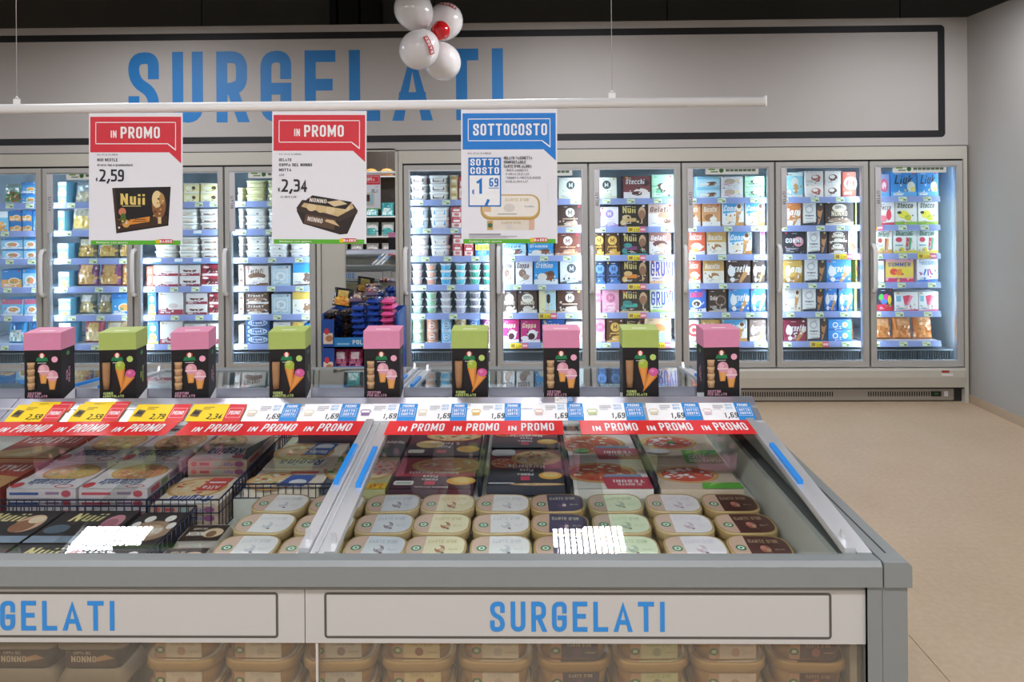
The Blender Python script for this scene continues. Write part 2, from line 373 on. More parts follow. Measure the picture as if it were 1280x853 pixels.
# wall above the freezers, with its painted frame and big lettering
wb = one('wall_back', HEADM, b=[(XLW, XW, YF, YF + .06, ZHB, ZTOP)], kind='structure')
BORDERM = mat('charcoal_frame_paint', '1e1e22', 0.6)
LETM = mat('blue_letter_vinyl', '2580c8', 0.5)
fx1 = WX(1181, YF, 100); fz1 = WZ(31, YF, 1181); fz0 = WZ(171.5, YF, 1181); ft = .056; fx0 = -6.5
mb = MB(); pr = Print(mb, (0, YF - .0005, 0), (1, 0, 0), (0, 0, 1), 1, 1)
def outline(pr, x0, z0, x1, z1, t, r, c='000000', seg=5):
    def loop(x0, z0, x1, z1, r):
        o = []
        for cx, cz, a0 in ((x1 - r, z1 - r, 0), (x0 + r, z1 - r, 90), (x0 + r, z0 + r, 180), (x1 - r, z0 + r, 270)):
            for j in range(seg): a = math.radians(a0 + 90 * j / (seg - 1)); o.append((cx + r * math.cos(a), cz + r * math.sin(a)))
        return o
    A = loop(x0, z0, x1, z1, r); B = loop(x0 + t, z0 + t, x1 - t, z1 - t, max(r - t, .0008)); n = len(A)
    for i in range(n):
        j = (i + 1) % n; pr.mb.face([pr.pt(*q) for q in (B[i], B[j], A[j], A[i])], c, pr.k)
outline(pr, fx0, fz0, fx1, fz1, ft, .035)
mb.build('painted_frame', BORDERM, wb)
def letters(word, x0, x1, zc, h, y, material, parent, nrm=-1, t=.165, wr=.46, sp=.2):
    """each letter its own thin mesh; nrm -1 faces -Y, +1 faces +Y"""
    _, full = text_polys(word, h, t=t, wr=wr, sp=sp); kx = (x1 - x0) / full; x = 0
    for ch in word:
        q, w = text_polys(ch, h, t=t, wr=wr, sp=sp); m = MB()
        pr = Print(m, (x0 + x * kx if nrm < 0 else x1 - x * kx, y, zc - h / 2), (1 if nrm < 0 else -1, 0, 0), (0, 0, 1), 1, 1); pr.L = 4
        for qd in q: m.face([pr.pt(a * kx, b) for a, b in qd], '000000'); pr.L += .12
        m.build('letter', material, parent); x += w + sp * h
letters('SURGELATI', WX(160.5, YF, 105), WX(629, YF, 105), WZ(107.5, YF, 395), WZ(63, YF, 395) - WZ(152, YF, 395), YF, LETM, wb)

# ------------------------------------------------------------------ ceiling luminaires
LEDM = mat('luminaire_led', 'ffffff', 0.5, emit=('fbfaff', LAMP_POWER))
def luminaire(x, y, label, w=.50, d=.34, z=3.12):
    t = thing('ceiling_light', label, 'lamp', (x, y, z), group='flat ceiling lights')
    one('housing', BLACKM, t, b=[(-w / 2 - .03, w / 2 + .03, -d / 2 - .03, d / 2 + .03, .012, .07), (-w / 2 - .03, -w / 2 - .005, -d / 2 - .03, d / 2 + .03, -.02, .012), (w / 2 + .005, w / 2 + .03, -d / 2 - .03, d / 2 + .03, -.02, .012)])
    m = MB(); nx, ny = 12, 7
    for i in range(nx):
        for j in range(ny):
            a = -w / 2 + w * i / nx; b = -d / 2 + d * j / ny; m.face([(a + .006, b + .007, .006), (a + .006, b + d / ny - .007, .006), (a + w / nx - .006, b + d / ny - .007, .006), (a + w / nx - .006, b + .007, .006)])
    m.build('led_panel', LEDM, t)
    MBs = MB(); MBs.tube([(-w / 3, 0, .07), (-w / 3, 0, ZCE - z)], .005); MBs.tube([(w / 3, 0, .07), (w / 3, 0, ZCE - z)], .005); MBs.build('suspension_rod', BLACKM, t)
for i, x in enumerate((-6.1, -2.92, 0.44, 3.0)):
    luminaire(x, 4.3, ['leftmost', 'second', 'third', 'rightmost'][i] + ' flat LED ceiling light over the aisle before the upright freezers')
for i, x in enumerate((-2.75, -1.7, -.62, .27)):
    luminaire(x, 2.85, ['leftmost', 'second', 'third', 'rightmost'][i] + ' flat LED ceiling light hanging over the island freezer', .36, .2)
for i, x in enumerate((-3.4, -2.0, -.7, .6, 1.9)):  # unseen row, its fixtures added to brighten the island front and goods
    luminaire(x, .1, ['leftmost', 'second', 'third', 'fourth', 'rightmost'][i] + ' added flat LED ceiling light brightening the island from the near aisle')
for i, x in enumerate((-4.6, -2.4, -.2, 2.0)):  # unseen row added so light reaches the goods under the price rail
    luminaire(x, -1.5, ['leftmost', 'second', 'third', 'rightmost'][i] + ' added flat LED ceiling light behind the viewer, before the bread rack')
for i, x in enumerate((-4.6, -1.9, .3, 2.4)):  # unseen rear row, added to light the rack and the island well
    luminaire(x, -3.8, ['leftmost', 'second', 'third', 'rightmost'][i] + ' added unseen flat LED ceiling light at the rear of the shop')
# ------------------------------------------------------------------ island freezer
IXR, IYN, IYC, IXL = .835, 1.483, 2.34, -3.0
IYF = 2 * IYC - IYN                                   # far face
RZ0, RZ1 = .846, .90
isl = thing('island_freezer', 'grey double sided island chest freezer with sliding glass lids in foreground', 'freezer', (0, 0, 0))
def both(f):                                          # near and far side
    f(lambda y: y, -1); f(lambda y: 2 * IYC - y, 1)
def ordered(a, b): return (a, b) if a < b else (b, a)
def side_rim(Y, s):
    m = MB(); prof = [(IYN, RZ0), (IYN, RZ1 - .01), (IYN + .008, RZ1), (1.528, RZ1 - .004), (1.535, RZ0)]
    m.prism([(Y(y), z) for y, z in prof], IXL, .772); m.build('rim', PAINT, isl)
    a, b = ordered(Y(1.498), Y(1.53))
    one('top_beam', PAINT, isl, b=[(IXL, .742, a, b, .832, RZ0)])
both(side_rim)
m = MB(); xs = .775
prof = [(xs, RZ0), (xs, RZ1), (IXR - .008, RZ1), (IXR, RZ1 - .008), (IXR, RZ0)]
a = [(x, IYN - .001, z) for x, z in prof]; b = [(x, IYF + .001, z) for x, z in prof]
for i in range(5): j = (i + 1) % 5; m.face([a[j], b[j], b[i], a[i]])
m.face(a); m.face(b[::-1]); m.build('end_rim', PAINT, isl)
one('rim_groove', DARK, isl, b=[(.797, .801, IYN + .04, IYF - .04, RZ1 - .002, RZ1 + .0006)])
one('end_panel', PAINT, isl, b=[(.742, .828, 1.49, IYF - .007, .05, RZ0 - .001)])
def corner(Y, s):
    a, b = ordered(Y(1.4885), Y(1.50))
    many('corner_post', PAINT, isl, b=[(.742, .7725, a, b, .05, RZ0 - .002), (.7745, .828, a, b, .05, RZ0 - .002)])
both(corner)
# lettered fascia panels, framed
def fascia(Y, s):
    far = ((-.488, .7415, -.435, .678, -.07, .31), (-1.598, -.490, -1.55, -.54, -1.24, -.86), (IXL, -1.60, IXL + .06, -1.65, -2.37, -1.985))
    for x0, x1, fx0, fx1, t0, t1 in far if s > 0 else ((-.488, .7415, WX(405, 1.495, 770), WX(1040, 1.495, 770), WX(612.5, 1.495, 770), WX(831, 1.495, 770)),
                                     (-1.72, -.490, WX(-288, 1.495, 770), WX(347.5, 1.495, 770), WX(-79, 1.495, 770), WX(142.5, 1.495, 770)),
                                     (IXL, -1.722, IXL + .05, -1.78, -2.62, -2.24)):
        a, b = ordered(Y(1.497), Y(1.512))
        p = one('fascia_panel', PANELM, isl, b=[(x0, x1, a, b, .714, .8315)])
        m = MB(); yf = Y(1.497)
        pr = Print(m, (0, yf, 0), (1, 0, 0) if s < 0 else (-1, 0, 0), (0, 0, 1), 1, 1)
        A, B = (fx0, fx1) if s < 0 else (-fx1, -fx0)
        outline(pr, A, .7245, B, .8265, .0055, .008); m.build('painted_frame', mat('brown_grey_line', '4e4a46', .6), p)
        letters('SURGELATI', t0, t1, .7735, .066, yf, LETM, p, s, t=.155, wr=.5, sp=.2)
both(fascia)
def windowing(Y, s):
    a, b = ordered(Y(1.502), Y(1.508))
    for x0, x1 in ((-.46, .735), (-1.70, -.466), (IXL, -1.706)):
        one('front_window', WINGLASS, isl, b=[(x0, x1, a, b, .30, .713)])
    a, b = ordered(Y(1.497), Y(1.515))
    many('window_mullion', ALU, isl, b=[(-.4655, -.4605, a, b, .30, .713), (-1.7055, -1.7005, a, b, .30, .713)])
    a, b = ordered(Y(1.49), Y(1.53))
    one('lower_panel', PAINT, isl, b=[(IXL, .74, a, b, .08, .299)])
both(windowing)
one('plinth', DARK, isl, b=[(IXL, .78, 1.56, IYF - .08, 0, .08)])
WELLM = mat('well_liner', 'cfd2cb', 0.3, noise=.03)
one('well_end_wall', WELLM, isl, b=[(.725, .7405, 1.535, IYF - .055, .30, .845)])
one('well_end_wall', WELLM, isl, b=[(IXL, IXL + .02, 1.535, IYF - .055, .30, .845)])
one('front_deck', WELLM, isl, b=[(IXL + .02, .724, 1.51, IYF - .03, .36, .38)])
many('false_floor', WELLM, isl, b=[(IXL + .02, .724, 1.64, 2 * IYC - 1.64, .65, .672), (IXL + .02, .724, 1.64, 1.65, .38, .65), (IXL + .02, .724, 2 * IYC - 1.65, 2 * IYC - 1.64, .38, .65)])
one('rear_step', WELLM, isl, b=[(-.93, .724, 2.153, 2.78, .672, .7385)])
# glass lids: plane rising from the front rim to the price rail
GA, GB = (1.53, .893), (2.205, .964)
def gz(y): return GA[1] + (GB[1] - GA[1]) * (y - GA[0]) / (GB[0] - GA[0])
def lid(Y, s, x0, x1, dz, rail, tag=True):
    th = .004; m = MB(); pf = [(GA[0], GA[1] + dz), (GB[0], GB[1] + dz), (GB[0], GB[1] + dz - th), (GA[0], GA[1] + dz - th)]
    m.prism([(Y(y), z) for y, z in pf], x0, x1)
    L = m.build('glass_lid', LIDGLASS, isl)
    rx0, rx1 = (x0 - .022, x0 + .002) if rail < 0 else (x1 - .002, x1 + .022)
    m = MB(); pf = [(GA[0], GA[1] + dz + .006), (GB[0], GB[1] + dz + .006), (GB[0], GB[1] + dz - .012), (GA[0], GA[1] + dz - .012)]
    m.prism([(Y(y), z) for y, z in pf], rx0, rx1); m.build('end_rail', ALU, L)
    m = MB(); pf = [(1.80, gz(1.80) + dz + .006), (1.80, gz(1.8) + dz + .017), (2.01, gz(2.01) + dz + .017), (2.01, gz(2.01) + dz + .006)]
    c = (rx0 + rx1) / 2; m.prism([(Y(y), z) for y, z in pf], c - .007, c + .007); m.build('handle', BLUEH, L)
    m = MB(); pf = [(1.56, gz(1.56) + dz + .006), (1.56, gz(1.56) + dz + .03), (1.565, gz(1.565) + dz + .03), (1.575, gz(1.575) + dz + .006)]
    m.prism([(Y(y), z) for y, z in pf], c - .005, c + .005); m.build('end_stop', ALU, L)
def lids(Y, s):
    lid(Y, s, -.433, .205, 0, -1); lid(Y, s, .14, .715, .008, 1)
    lid(Y, s, -1.095, -.512, .008, 1); lid(Y, s, -1.675, -1.045, 0, -1)
    lid(Y, s, -2.34, -1.79, .008, 1); lid(Y, s, -2.97, -2.28, 0, -1)
    for xc in (-.472, -1.735):
        m = MB(); pf = [(GA[0], GA[1] + .002), (GB[0], GB[1] + .002), (GB[0], GB[1] - .03), (GA[0], GA[1] - .03)]
        m.prism([(Y(y), z) for y, z in pf], xc - .016, xc + .016); d = m.build('lid_divider', ALU, isl)
        m = MB(); pf = [(GA[0], GA[1] + .006), (GB[0], GB[1] + .006), (GB[0], GB[1] + .002), (GA[0], GA[1] + .002)]
        m.prism([(Y(y), z) for y, z in pf], xc - .003, xc + .003); m.build('divider_ridge', PAINT2, d)
    m = MB(); pf = [(GA[0], GA[1] + .004), (GB[0], GB[1] + .004), (GB[0], GB[1] - .03), (GA[0], GA[1] - .03)]
    m.prism([(Y(y), z) for y, z in pf], .741, .7735); m.build('side_track', ALU, isl)
    # wedge closing the side under the rising glass
    pf = [(GA[0], RZ1 - .02), (GB[0], GB[1]), (IYC, GB[1]), (IYC, RZ1 - .02)]
    m = MB(); m.prism([(Y(y), z) for y, z in pf], .742, .772); m.build('side_wedge', PAINT, isl)
both(lids)
# centre beam with the leaning price rails
one('centre_beam', PAINT, isl, b=[(IXL, .772, 2.305, 2.42, .955, .985)])
PR0, PR1 = (2.198, .966), (2.300, 1.018)
PSL = math.hypot(PR1[0] - PR0[0], PR1[1] - PR0[1]); PDY, PDZ = (PR1[0] - PR0[0]) / PSL, (PR1[1] - PR0[1]) / PSL
rails = []
def price_rail(Y, s):
    if s > 0: Y = lambda y: 2.482 - (y - 2.198) * .56
    m = MB()
    for x0, x1 in ((IXL, -1.73), (-1.727, .768)):
        m.prism([(Y(PR0[0]), PR0[1]), (Y(PR1[0]), PR1[1]), (Y(PR1[0] + .004), PR1[1]), (Y(PR1[0] + .004), .985), (Y(2.24), .966)], x0, x1)
    r = m.build('price_rail', ALUX, isl); rails.append(r)
    m = MB(); m.prism([(Y(2.19), .957), (Y(2.19), .9635), (Y(2.202), .9705), (Y(2.202), .957)], IXL, .77); m.build('rail_lip', PAINT2, r)
    m = MB(); k = .55; m.prism([(Y(PR0[0] + (PR1[0] - PR0[0]) * k - .0015), PR0[1] + (PR1[1] - PR0[1]) * k + .0012), (Y(PR0[0] + (PR1[0] - PR0[0]) * (k + .06)), PR0[1] + (PR1[1] - PR0[1]) * (k + .06) + .0022), (Y(PR0[0] + (PR1[0] - PR0[0]) * (k + .06)), PR0[1] + (PR1[1] - PR0[1]) * (k + .06) - .001)], IXL, .767); m.build('rail_ridge', ALU, r)
both(price_rail)
def ticket(x0, x1, kind, price, v0=.05, v1=.72, off=.002, par=None, icon=None):
    w = x1 - x0; h = (v1 - v0) * PSL; m = MB()
    o = Vector((x0, PR0[0] + PDY * v0 * PSL, PR0[1] + PDZ * v0 * PSL)) + Vector((0, -PDZ, PDY)) * off
    u = Vector((0, PDY, PDZ)); n = Vector((0, -PDZ, PDY)); r = Vector((1, 0, 0))
    base = 'f2cf1c' if kind == 'y' else 'f2f2f4'
    P8 = [o + r * a + u * b + n * c for c in (0, .0008) for a, b in ((0, 0), (w, 0), (w, h), (0, h))]
    for q in ((3, 2, 1, 0), (4, 5, 6, 7), (0, 1, 5, 4), (1, 2, 6, 5), (2, 3, 7, 6), (3, 0, 4, 7)): m.face([P8[i] for i in q], base)
    p = Print(m, o + n * .0008, r, u, w, h)
    if kind == 'y':
        p.draw([('R', .68, 0, .32, 1, 'd8323c'), ('F', .71, .2, .26, .56, .0012, 'f4d9d9'), ('T', 'PROMO', .84, .48, .22, 'ffffff', {'fw': .2}), ('T', price, .5, .27, .3, '2a2410', {'slant': .1}), ('R', .22, .78, .2, .05, 'b09a30'), ('R', .22, .68, .14, .05, 'b09a30')])
        p.draw([('P', [(.04, .3), (.2, .24), (.22, .62), (.08, .68)], icon or '6b5a35'), ('P', [(.07, .4), (.18, .36), (.19, .55), (.09, .58)], '2a2018')])
    else:
        p.draw([('R', .68, 0, .32, 1, '1b86cf'), ('T', 'PROMO', .84, .86, .15, 'ffffff', {'fw': .2}), ('F', .71, .24, .26, .5, .001, 'ffffff'), ('T', 'SOTTO', .84, .58, .15, 'ffffff', {'fw': .2}), ('T', 'COSTO', .84, .38, .15, 'ffffff', {'fw': .2}),
                ('T', price, .55, .27, .3, '303030', {'slant': .08}), ('R', .25, .8, .2, .05, 'b8b8bc'), ('R', .25, .7, .2, .05, 'b8b8bc'), ('R', .25, .6, .14, .05, 'c8c8cc'),
                ('T', 'SOTTO', .56, .84, .12, '86b8dc', {'fw': .13}), ('T', 'COSTO', .56, .66, .12, '86b8dc', {'fw': .13}),
                ('Q', .03, .42, .18, .22, .1, icon or 'd8cdb4'), ('Q', .045, .46, .15, .12, .06, 'f4f0e6'), ('R', .05, .3, .14, .12, icon or 'd8cdb4')])
    m.build('price_ticket', CARD, par or rails[0])
def tx(u, v=518): return WX(u, 2.22, v)
for a, b, c, v in ((23, 79, '2,59', .45), (92, 150, '2,59', .45)):
    ticket(tx(a), tx(b), 'y', c, v, v + .4, .002)
for a, b, c in ((10, 76, '2,59'), (88, 150, '2,59'), (163, 231, '2,79'), (234, 302, '2,34')):
    ticket(tx(a), tx(b), 'y', c, off=.004)
ICO = ['d8cdb4', 'e0d6c0', '8a6a9a', 'd8cdb4', 'd9b45a', 'd7b9b0', 'b9c98a', 'd8cdb4', 'd8c0c8', '8c4a3a']
for i, (a, b) in enumerate(((305, 371), (376, 446), (447, 520), (520, 583), (587, 651), (666, 730), (732, 806), (810, 877), (878, 943))):
    ticket(tx(a), tx(b), 'w', '1,69', off=.003, icon=ICO[i])
ticket(tx(695), tx(718), 'w', '', .75, .98, .002)
# red promotional strips stuck along the top of the lids
def promo_strip(Y, s, x0, x1):
    m = MB(); y0, y1 = 2.095, 2.192; d = .0125
    u = Vector((0, (y1 - y0) * (1 if s < 0 else -1), gz(y1) - gz(y0))); L = u.length; u.normalize(); r = Vector((1, 0, 0)) if s < 0 else Vector((-1, 0, 0))
    o = Vector((x0 if s < 0 else x1, Y(y0), gz(y0) + d)); w = x1 - x0; n = r.cross(u)
    P8 = [o + r * a + u * b - n * c for c in (.001, 0) for a, b in ((0, 0), (w, 0), (w, L), (0, L))]
    for q in ((3, 2, 1, 0), (4, 5, 6, 7), (0, 1, 5, 4), (1, 2, 6, 5), (2, 3, 7, 6), (3, 0, 4, 7)): m.face([P8[i] for i in q], 'e0262a')
    p = Print(m, o, r, u, w, L)
    for k in range(3):
        c = .19 + k * .31
        p.draw([('T', 'IN', c - .097, .40, .34, 'ffffff', {'t': .16}), ('T', 'PROMO', c + .045, .5, .56, 'ffffff', {'t': .155, 'fw': .185})])
    m.build('promo_strip', PLAST, isl)
def strips(Y, s):
    for a, b in ((-12, 217), (229, 452), (484, 704), (725, 944)): promo_strip(Y, s, WX(a, 2.15, 541), WX(b, 2.15, 541))
strips(lambda y: y, -1)
both(lambda Y, s: strips(Y, s) if s > 0 else None)
for i in range(6): pass
# ------------------------------------------------------------------ upright freezers
YS, YP = 5.655, 5.675                                # shelf fronts, product fronts
RAILV = [252, 287.5, 323, 359, 395, 432]             # rail centres in the photo, at x = 800
ZS = [WZ(v - 3.2, YS, 800) for v in RAILV]           # shelf surfaces
ZD1, ZD0 = WZ(204.5, YF, 800), WZ(459, YF, 800)      # door top / bottom
LEDS = mat('freezer_led', 'ffffff', 0.5, emit=('dfeeff', LED_POWER))
GRILLM = mat('dark_grille', '707a82', 0.5)
rx0, rx1 = WX(505, YF), WX(1203, YF); PITCH = (rx1 - rx0) / 6
DOOR_X = {f'R{i+1}': (rx0 + i * PITCH, rx0 + (i + 1) * PITCH) for i in range(6)}
lx1 = WX(396, YF)
for i in range(5): DOOR_X[f'L{4-i}'] = (lx1 - (i + 1) * PITCH, lx1 - i * PITCH)
fr_right = thing('upright_freezer', 'six door upright glass freezer between the mirror and the right wall', 'freezer')
fr_left = thing('upright_freezer', 'upright glass freezer with frozen food left of the mirror', 'freezer')
tag_m = MB(); tag_m.box(-.033, .033, -.0018, 0, -.019, .019, 'd6e0b8'); Print(tag_m, (-.033, -.0018, -.019), (1, 0, 0), (0, 0, 1), .066, .038).draw([('R', .08, .55, .5, .25, 'a8b890'), ('R', .55, .15, .35, .35, '6a7a58')])
TAG = tag_m.mesh('price_tag', CARD)
def promo_tag(c):
    m = MB(); m.box(-.075, .075, -.003, 0, -.022, .022, 'f0d22a'); Print(m, (-.075, -.003, -.022), (1, 0, 0), (0, 0, 1), .15, .044).draw([('R', .66, 0, .34, 1, c), ('T', '2,59', .48, .35, .5, '4a3c10'), ('R', .06, .2, .2, .6, '9a7a40'), ('R', .7, .3, .26, .4, 'f2c8d0')])
    return m.mesh('promo_tag', CARD)
PTAG = promo_tag('e0607e')
tagw = MB(); tagw.box(-.033, .033, -.0018, 0, -.019, .019, 'f0f2f4'); tagw.box(-.033, .033, -.0022, -.0018, -.019, -.008, '58a4dc'); TAGB = tagw.mesh('price_tag', CARD)
def rounded_handle():
    m = MB(); pts = [(0, 0, -.185), (0, -.035, -.18), (0, -.05, -.15), (0, -.054, 0), (0, -.05, .15), (0, -.035, .18), (0, 0, .185)]
    return m.tube(pts, .0165, seg=8).mesh('handle', WHITEM)
HANDLE = rounded_handle()
def upright(root, names, flags, xa, xb):
    Yb = 6.28
    many('cabinet_body', LINER, root, b=[(xa, xb, Yb, Yb + .06, 0, ZHB - .09), (xa, xa + .035, YF + .03, Yb, .25, ZHB - .09), (xb - .035, xb, YF + .03, Yb, .25, ZHB - .09), (xa, xb, YF + .03, Yb, ZHB - .09, ZHB - .05), (xa, xb, YF + .03, Yb, .24, ZD0 + .01)])
    one('header_band', CREAM, root, b=[(xa, xb, YF - .012, YF + .03, ZD1 + .016, ZHB - .008)])
    many('header_gap', DARK, root, b=[(xa, xb, YF + .0, YF + .03, ZHB - .008, ZHB), (xa, xb, YF + .0, YF + .03, ZD1 + .001, ZD1 + .016)])
    for x in (xa, xb - .03): one('side_panel', CREAM, root, b=[(x, x + .03, YF - .014, YF + .7, .0, ZHB - .009)])
    # base: kick panel, step and ventilated plinth
    z1 = ZD0 - .012; m = MB(); m.prism([(YF + .03, z1), (YF - .012, z1), (YF - .03, z1 - .018), (YF - .03, z1 - .075), (YF - .012, z1 - .16), (YF + .03, z1 - .16)], xa + .03, xb - .03); m.build('kick_panel', CREAM, root)
    one('kick_shadow_gap', DARK, root, b=[(xa + .03, xb - .03, YF + .0, YF + .04, z1 - .175, z1 - .16)])
    pl = one('vent_plinth', mat('plinth_metal', 'a39e95', .4, .3), root, b=[(xa + .03, xb - .1, YF + .02, YF + .05, .012, z1 - .175)])
    m = MB(); x = xa + .3
    while x < xb - .25:
        if (x - xa) % 1.9 < 1.62: m.box(x, x + .009, YF + .0185, YF + .0205, .045, z1 - .2)
        x += .0195
    m.build('vent_slots', BLACKM, pl)
    one('plinth_end', DARK, root, b=[(xb - .1, xb - .03, YF + .03, YF + .05, 0, z1 - .175)])
    for i, nm in enumerate(names):
        x0, x1 = DOOR_X[nm]; x0 += .008; x1 -= .008; t = .036; xm = (x0 + x1) / 2
        if x1 < -5.4: continue
        m = MB()
        for q in ((x0, x1, ZD1 - t, ZD1), (x0, x1, ZD0, ZD0 + t), (x0, x0 + t, ZD0 + t, ZD1 - t), (x1 - t, x1, ZD0 + t, ZD1 - t)): m.box(q[0], q[1], YF - .022, YF + .02, q[2], q[3])
        d = m.build('door', FRAME, root)
        m = MB(); g = .012
        for q in ((x0 + t, x1 - t, ZD1 - t - g, ZD1 - t), (x0 + t, x1 - t, ZD0 + t, ZD0 + t + g), (x0 + t, x0 + t + g, ZD0 + t + g, ZD1 - t - g), (x1 - t - g, x1 - t, ZD0 + t + g, ZD1 - t - g)): m.box(q[0], q[1], YF - .016, YF + .02, q[2], q[3])
        m.build('glazing_bead', ALU, d)
        one('glass_pane', GLASS, d, b=[(x0 + t + .002, x1 - t - .002, YF - .006, YF - .001, ZD0 + t + .002, ZD1 - t - .002)])
        link('handle', HANDLE, d, (x0 + .014, YF - .022, (ZD0 + ZD1) / 2 - .03))
        if nm in flags:
            w = flags[nm]; m = MB(); zt = ZD1 - .05; zb = zt - .48; fx = x0 + t + .004
            m.box(fx, fx + .045, YF - .028, YF - .018, zb, zt, 'cfcfd2')
            Print(m, (fx + .045, YF - .0285, zb), (0, 0, 1), (-1, 0, 0), .48, .045).draw([('T', w, .5, .5, .55, '4a4a58', {'sp': .3})])
            m.build('sign_plate', PLAST, d)
        if nm in ('R4', 'R6', 'L2', 'L4', 'R2'):
            m = MB(); zt = ZD1 - t + .004; a = x0 + .19; b = x1 - .12; m.box(a, b, YF - .0105, YF - .0065, zt - .062, zt, 'd8dcd6')
            Print(m, (a, YF - .0105, zt - .062), (1, 0, 0), (0, 0, 1), b - a, .062).draw([('R', .06, .55, .12, .2, '5f9f3a'), ('R', .1, .25, .14, .18, '7a8a6a'), ('C', .3, .5, .3, '2f5f30')] + [('R', .38 + k * .082, .36, .07, .3, '5a6a5a') for k in range(7)])
            m.build('door_sticker', CARD, d)
        # shelves
        for s in range(6):
            a, b = x0 + .012, x1 - .012
            if nm == 'R6': b = x1 - .11
            z = ZS[s]; sh = one('shelf', SHELFM, root, b=[(a, b, YS + .012, Yb - .02, z - .014, z)])
            m = MB(); m.prism([(YS + .012, z + .006), (YS + .002, z + .006), (YS - .008, z - .04), (YS + .004, z - .044), (YS + .012, z - .015)], a, b); m.build('price_rail', RAILM, sh)
            rr = random.Random(nm + str(s)); n = 3 if nm != 'L3' else 4
            for k in range(n):
                tx_ = a + (b - a) * ((k + .5) / n + rr.uniform(-.06, .06))
                pro = [p for p in PROMO.get((nm, s), ())]
                if any(abs(tx_ - WX(p, YS)) < .13 for p in pro): continue
                link('price_tag', TAGB if (nm == 'L3' and s in (1, 2)) else TAG, sh, (tx_, YS - .0055, z - .018), (math.radians(-11), 0, 0))
            for p in PROMO.get((nm, s), ()): link('promo_tag', PTAG, sh, (WX(p, YS), YS - .009, z - .018), (math.radians(-11), 0, 0))
        # return-air grille below the lowest shelf
        m = MB(); z0, z1_ = ZD0 + .02, ZS[5] - .075; m.box(x0 + .01, x1 - .01, YS + .06, YS + .07, z0, z1_)
        for k in range(36): xx = x0 + .02 + (x1 - x0 - .04) * k / 35; m.box(xx, xx + .006, YS + .03, YS + .06, z0, z1_)
        m.box(x0 + .01, x1 - .01, YS + .0, YS + .08, z1_, z1_ + .012)
        m.build('air_grille', GRILLM, root)
        m = MB(); m.box(x0 - .008, x0 - .008 + .004, YF + .02, YF + .05, ZD0, ZD1); m.build('mullion', DARK, root)
    for i in range(len(names) + 1):                   # LED strips behind the mullions
        xx = DOOR_X[names[0]][0] + i * PITCH if i else DOOR_X[names[0]][0]
        if xx < -5.5: continue
        one('mullion_post', FRAME, root, b=[(xx - .02, xx + .02, YF + .022, YF + .05, ZD0, ZD1)])
        sd = [s_ for s_ in (-1, 1) if not (i == 0 and s_ < 0) and not (i == len(names) and s_ > 0)]
        for s_ in sd: one('led_strip', LEDS, root, b=[tuple(sorted((xx + s_ * .021, xx + s_ * .030))) + (YF + .028, YF + .05, ZD0 + .1, ZD1 - .06)])
PROMO = {('R3', 1): [796], ('R3', 2): [796], ('R3', 3): [796], ('R3', 4): [796], ('R3', 5): [826], ('R5', 2): [1054], ('R5', 5): [1023], ('R2', 4): [684], ('R2', 5): [648], ('R6', 2): [1158], ('R6', 1): [1092]}
upright(fr_right, ['R1', 'R2', 'R3', 'R4', 'R5', 'R6'], {'R3': 'GELATI', 'R4': 'GELATI', 'R5': 'GELATI', 'R6': 'GELATI'}, rx0 - .035, rx1 + .035)
upright(fr_left, ['L0', 'L1', 'L2', 'L3', 'L4'], {'L2': 'PATATE', 'L4': 'GELATI'}, DOOR_X['L0'][0] - .035, lx1 + .035)
# maker's plate and thermostat on the right unit
m = MB(); a = WX(1177, YF - .03, 457); m.box(a, a + .06, YF - .034, YF - .031, ZD0 - .045, ZD0 - .03, 'b03030'); m.box(a, a + .09, YF - .034, YF - .031, ZD0 - .075, ZD0 - .055, 'e8e8e4'); m.build('maker_plate', CARD, fr_right)
m = MB(); a = WX(1166, YF, 497); m.box(a, a + .075, YF + .012, YF + .02, .045, .085, '101418'); m.box(a + .02, a + .05, YF + .011, YF + .012, .058, .074, '2f6a3a'); m.box(a + .1, a + .13, YF + .012, YF + .02, .045, .085, 'd8d8d8'); m.build('thermostat', PLAST, fr_right)
LIFT[0] = 0.86
# ------------------------------------------------------------------ products: shapes
def m_box(w, h, d, base, els, side=None):
    m = MB(); m.box(-w / 2, w / 2, 0, d, 0, h, base)
    if side:
        for x in (-w / 2, w / 2): pass
    Print(m, (-w / 2, 0, 0), (1, 0, 0), (0, 0, 1), w, h).draw(els); return m
def m_tub(w, h, d, base, els, lidc, body=None):      # small oblong tub seen from its side
    m = MB(); r = min(w, d) * .3
    m.rings([rrect(0, d / 2, w * .43, d * .43, r * .8, 0), rrect(0, d / 2, w * .47, d * .47, r, h * .74)], [base])
    m.rings([rrect(0, d / 2, w * .5, d * .5, r, h * .72), rrect(0, d / 2, w * .5, d * .5, r, h * .95), rrect(0, d / 2, w * .47, d * .47, r, h)], [lidc])
    Print(m, (-w * .3, d * .06, h * .05), (1, 0, 0), (0, -.035, 1), w * .6, h * .62).draw(els)
    return m
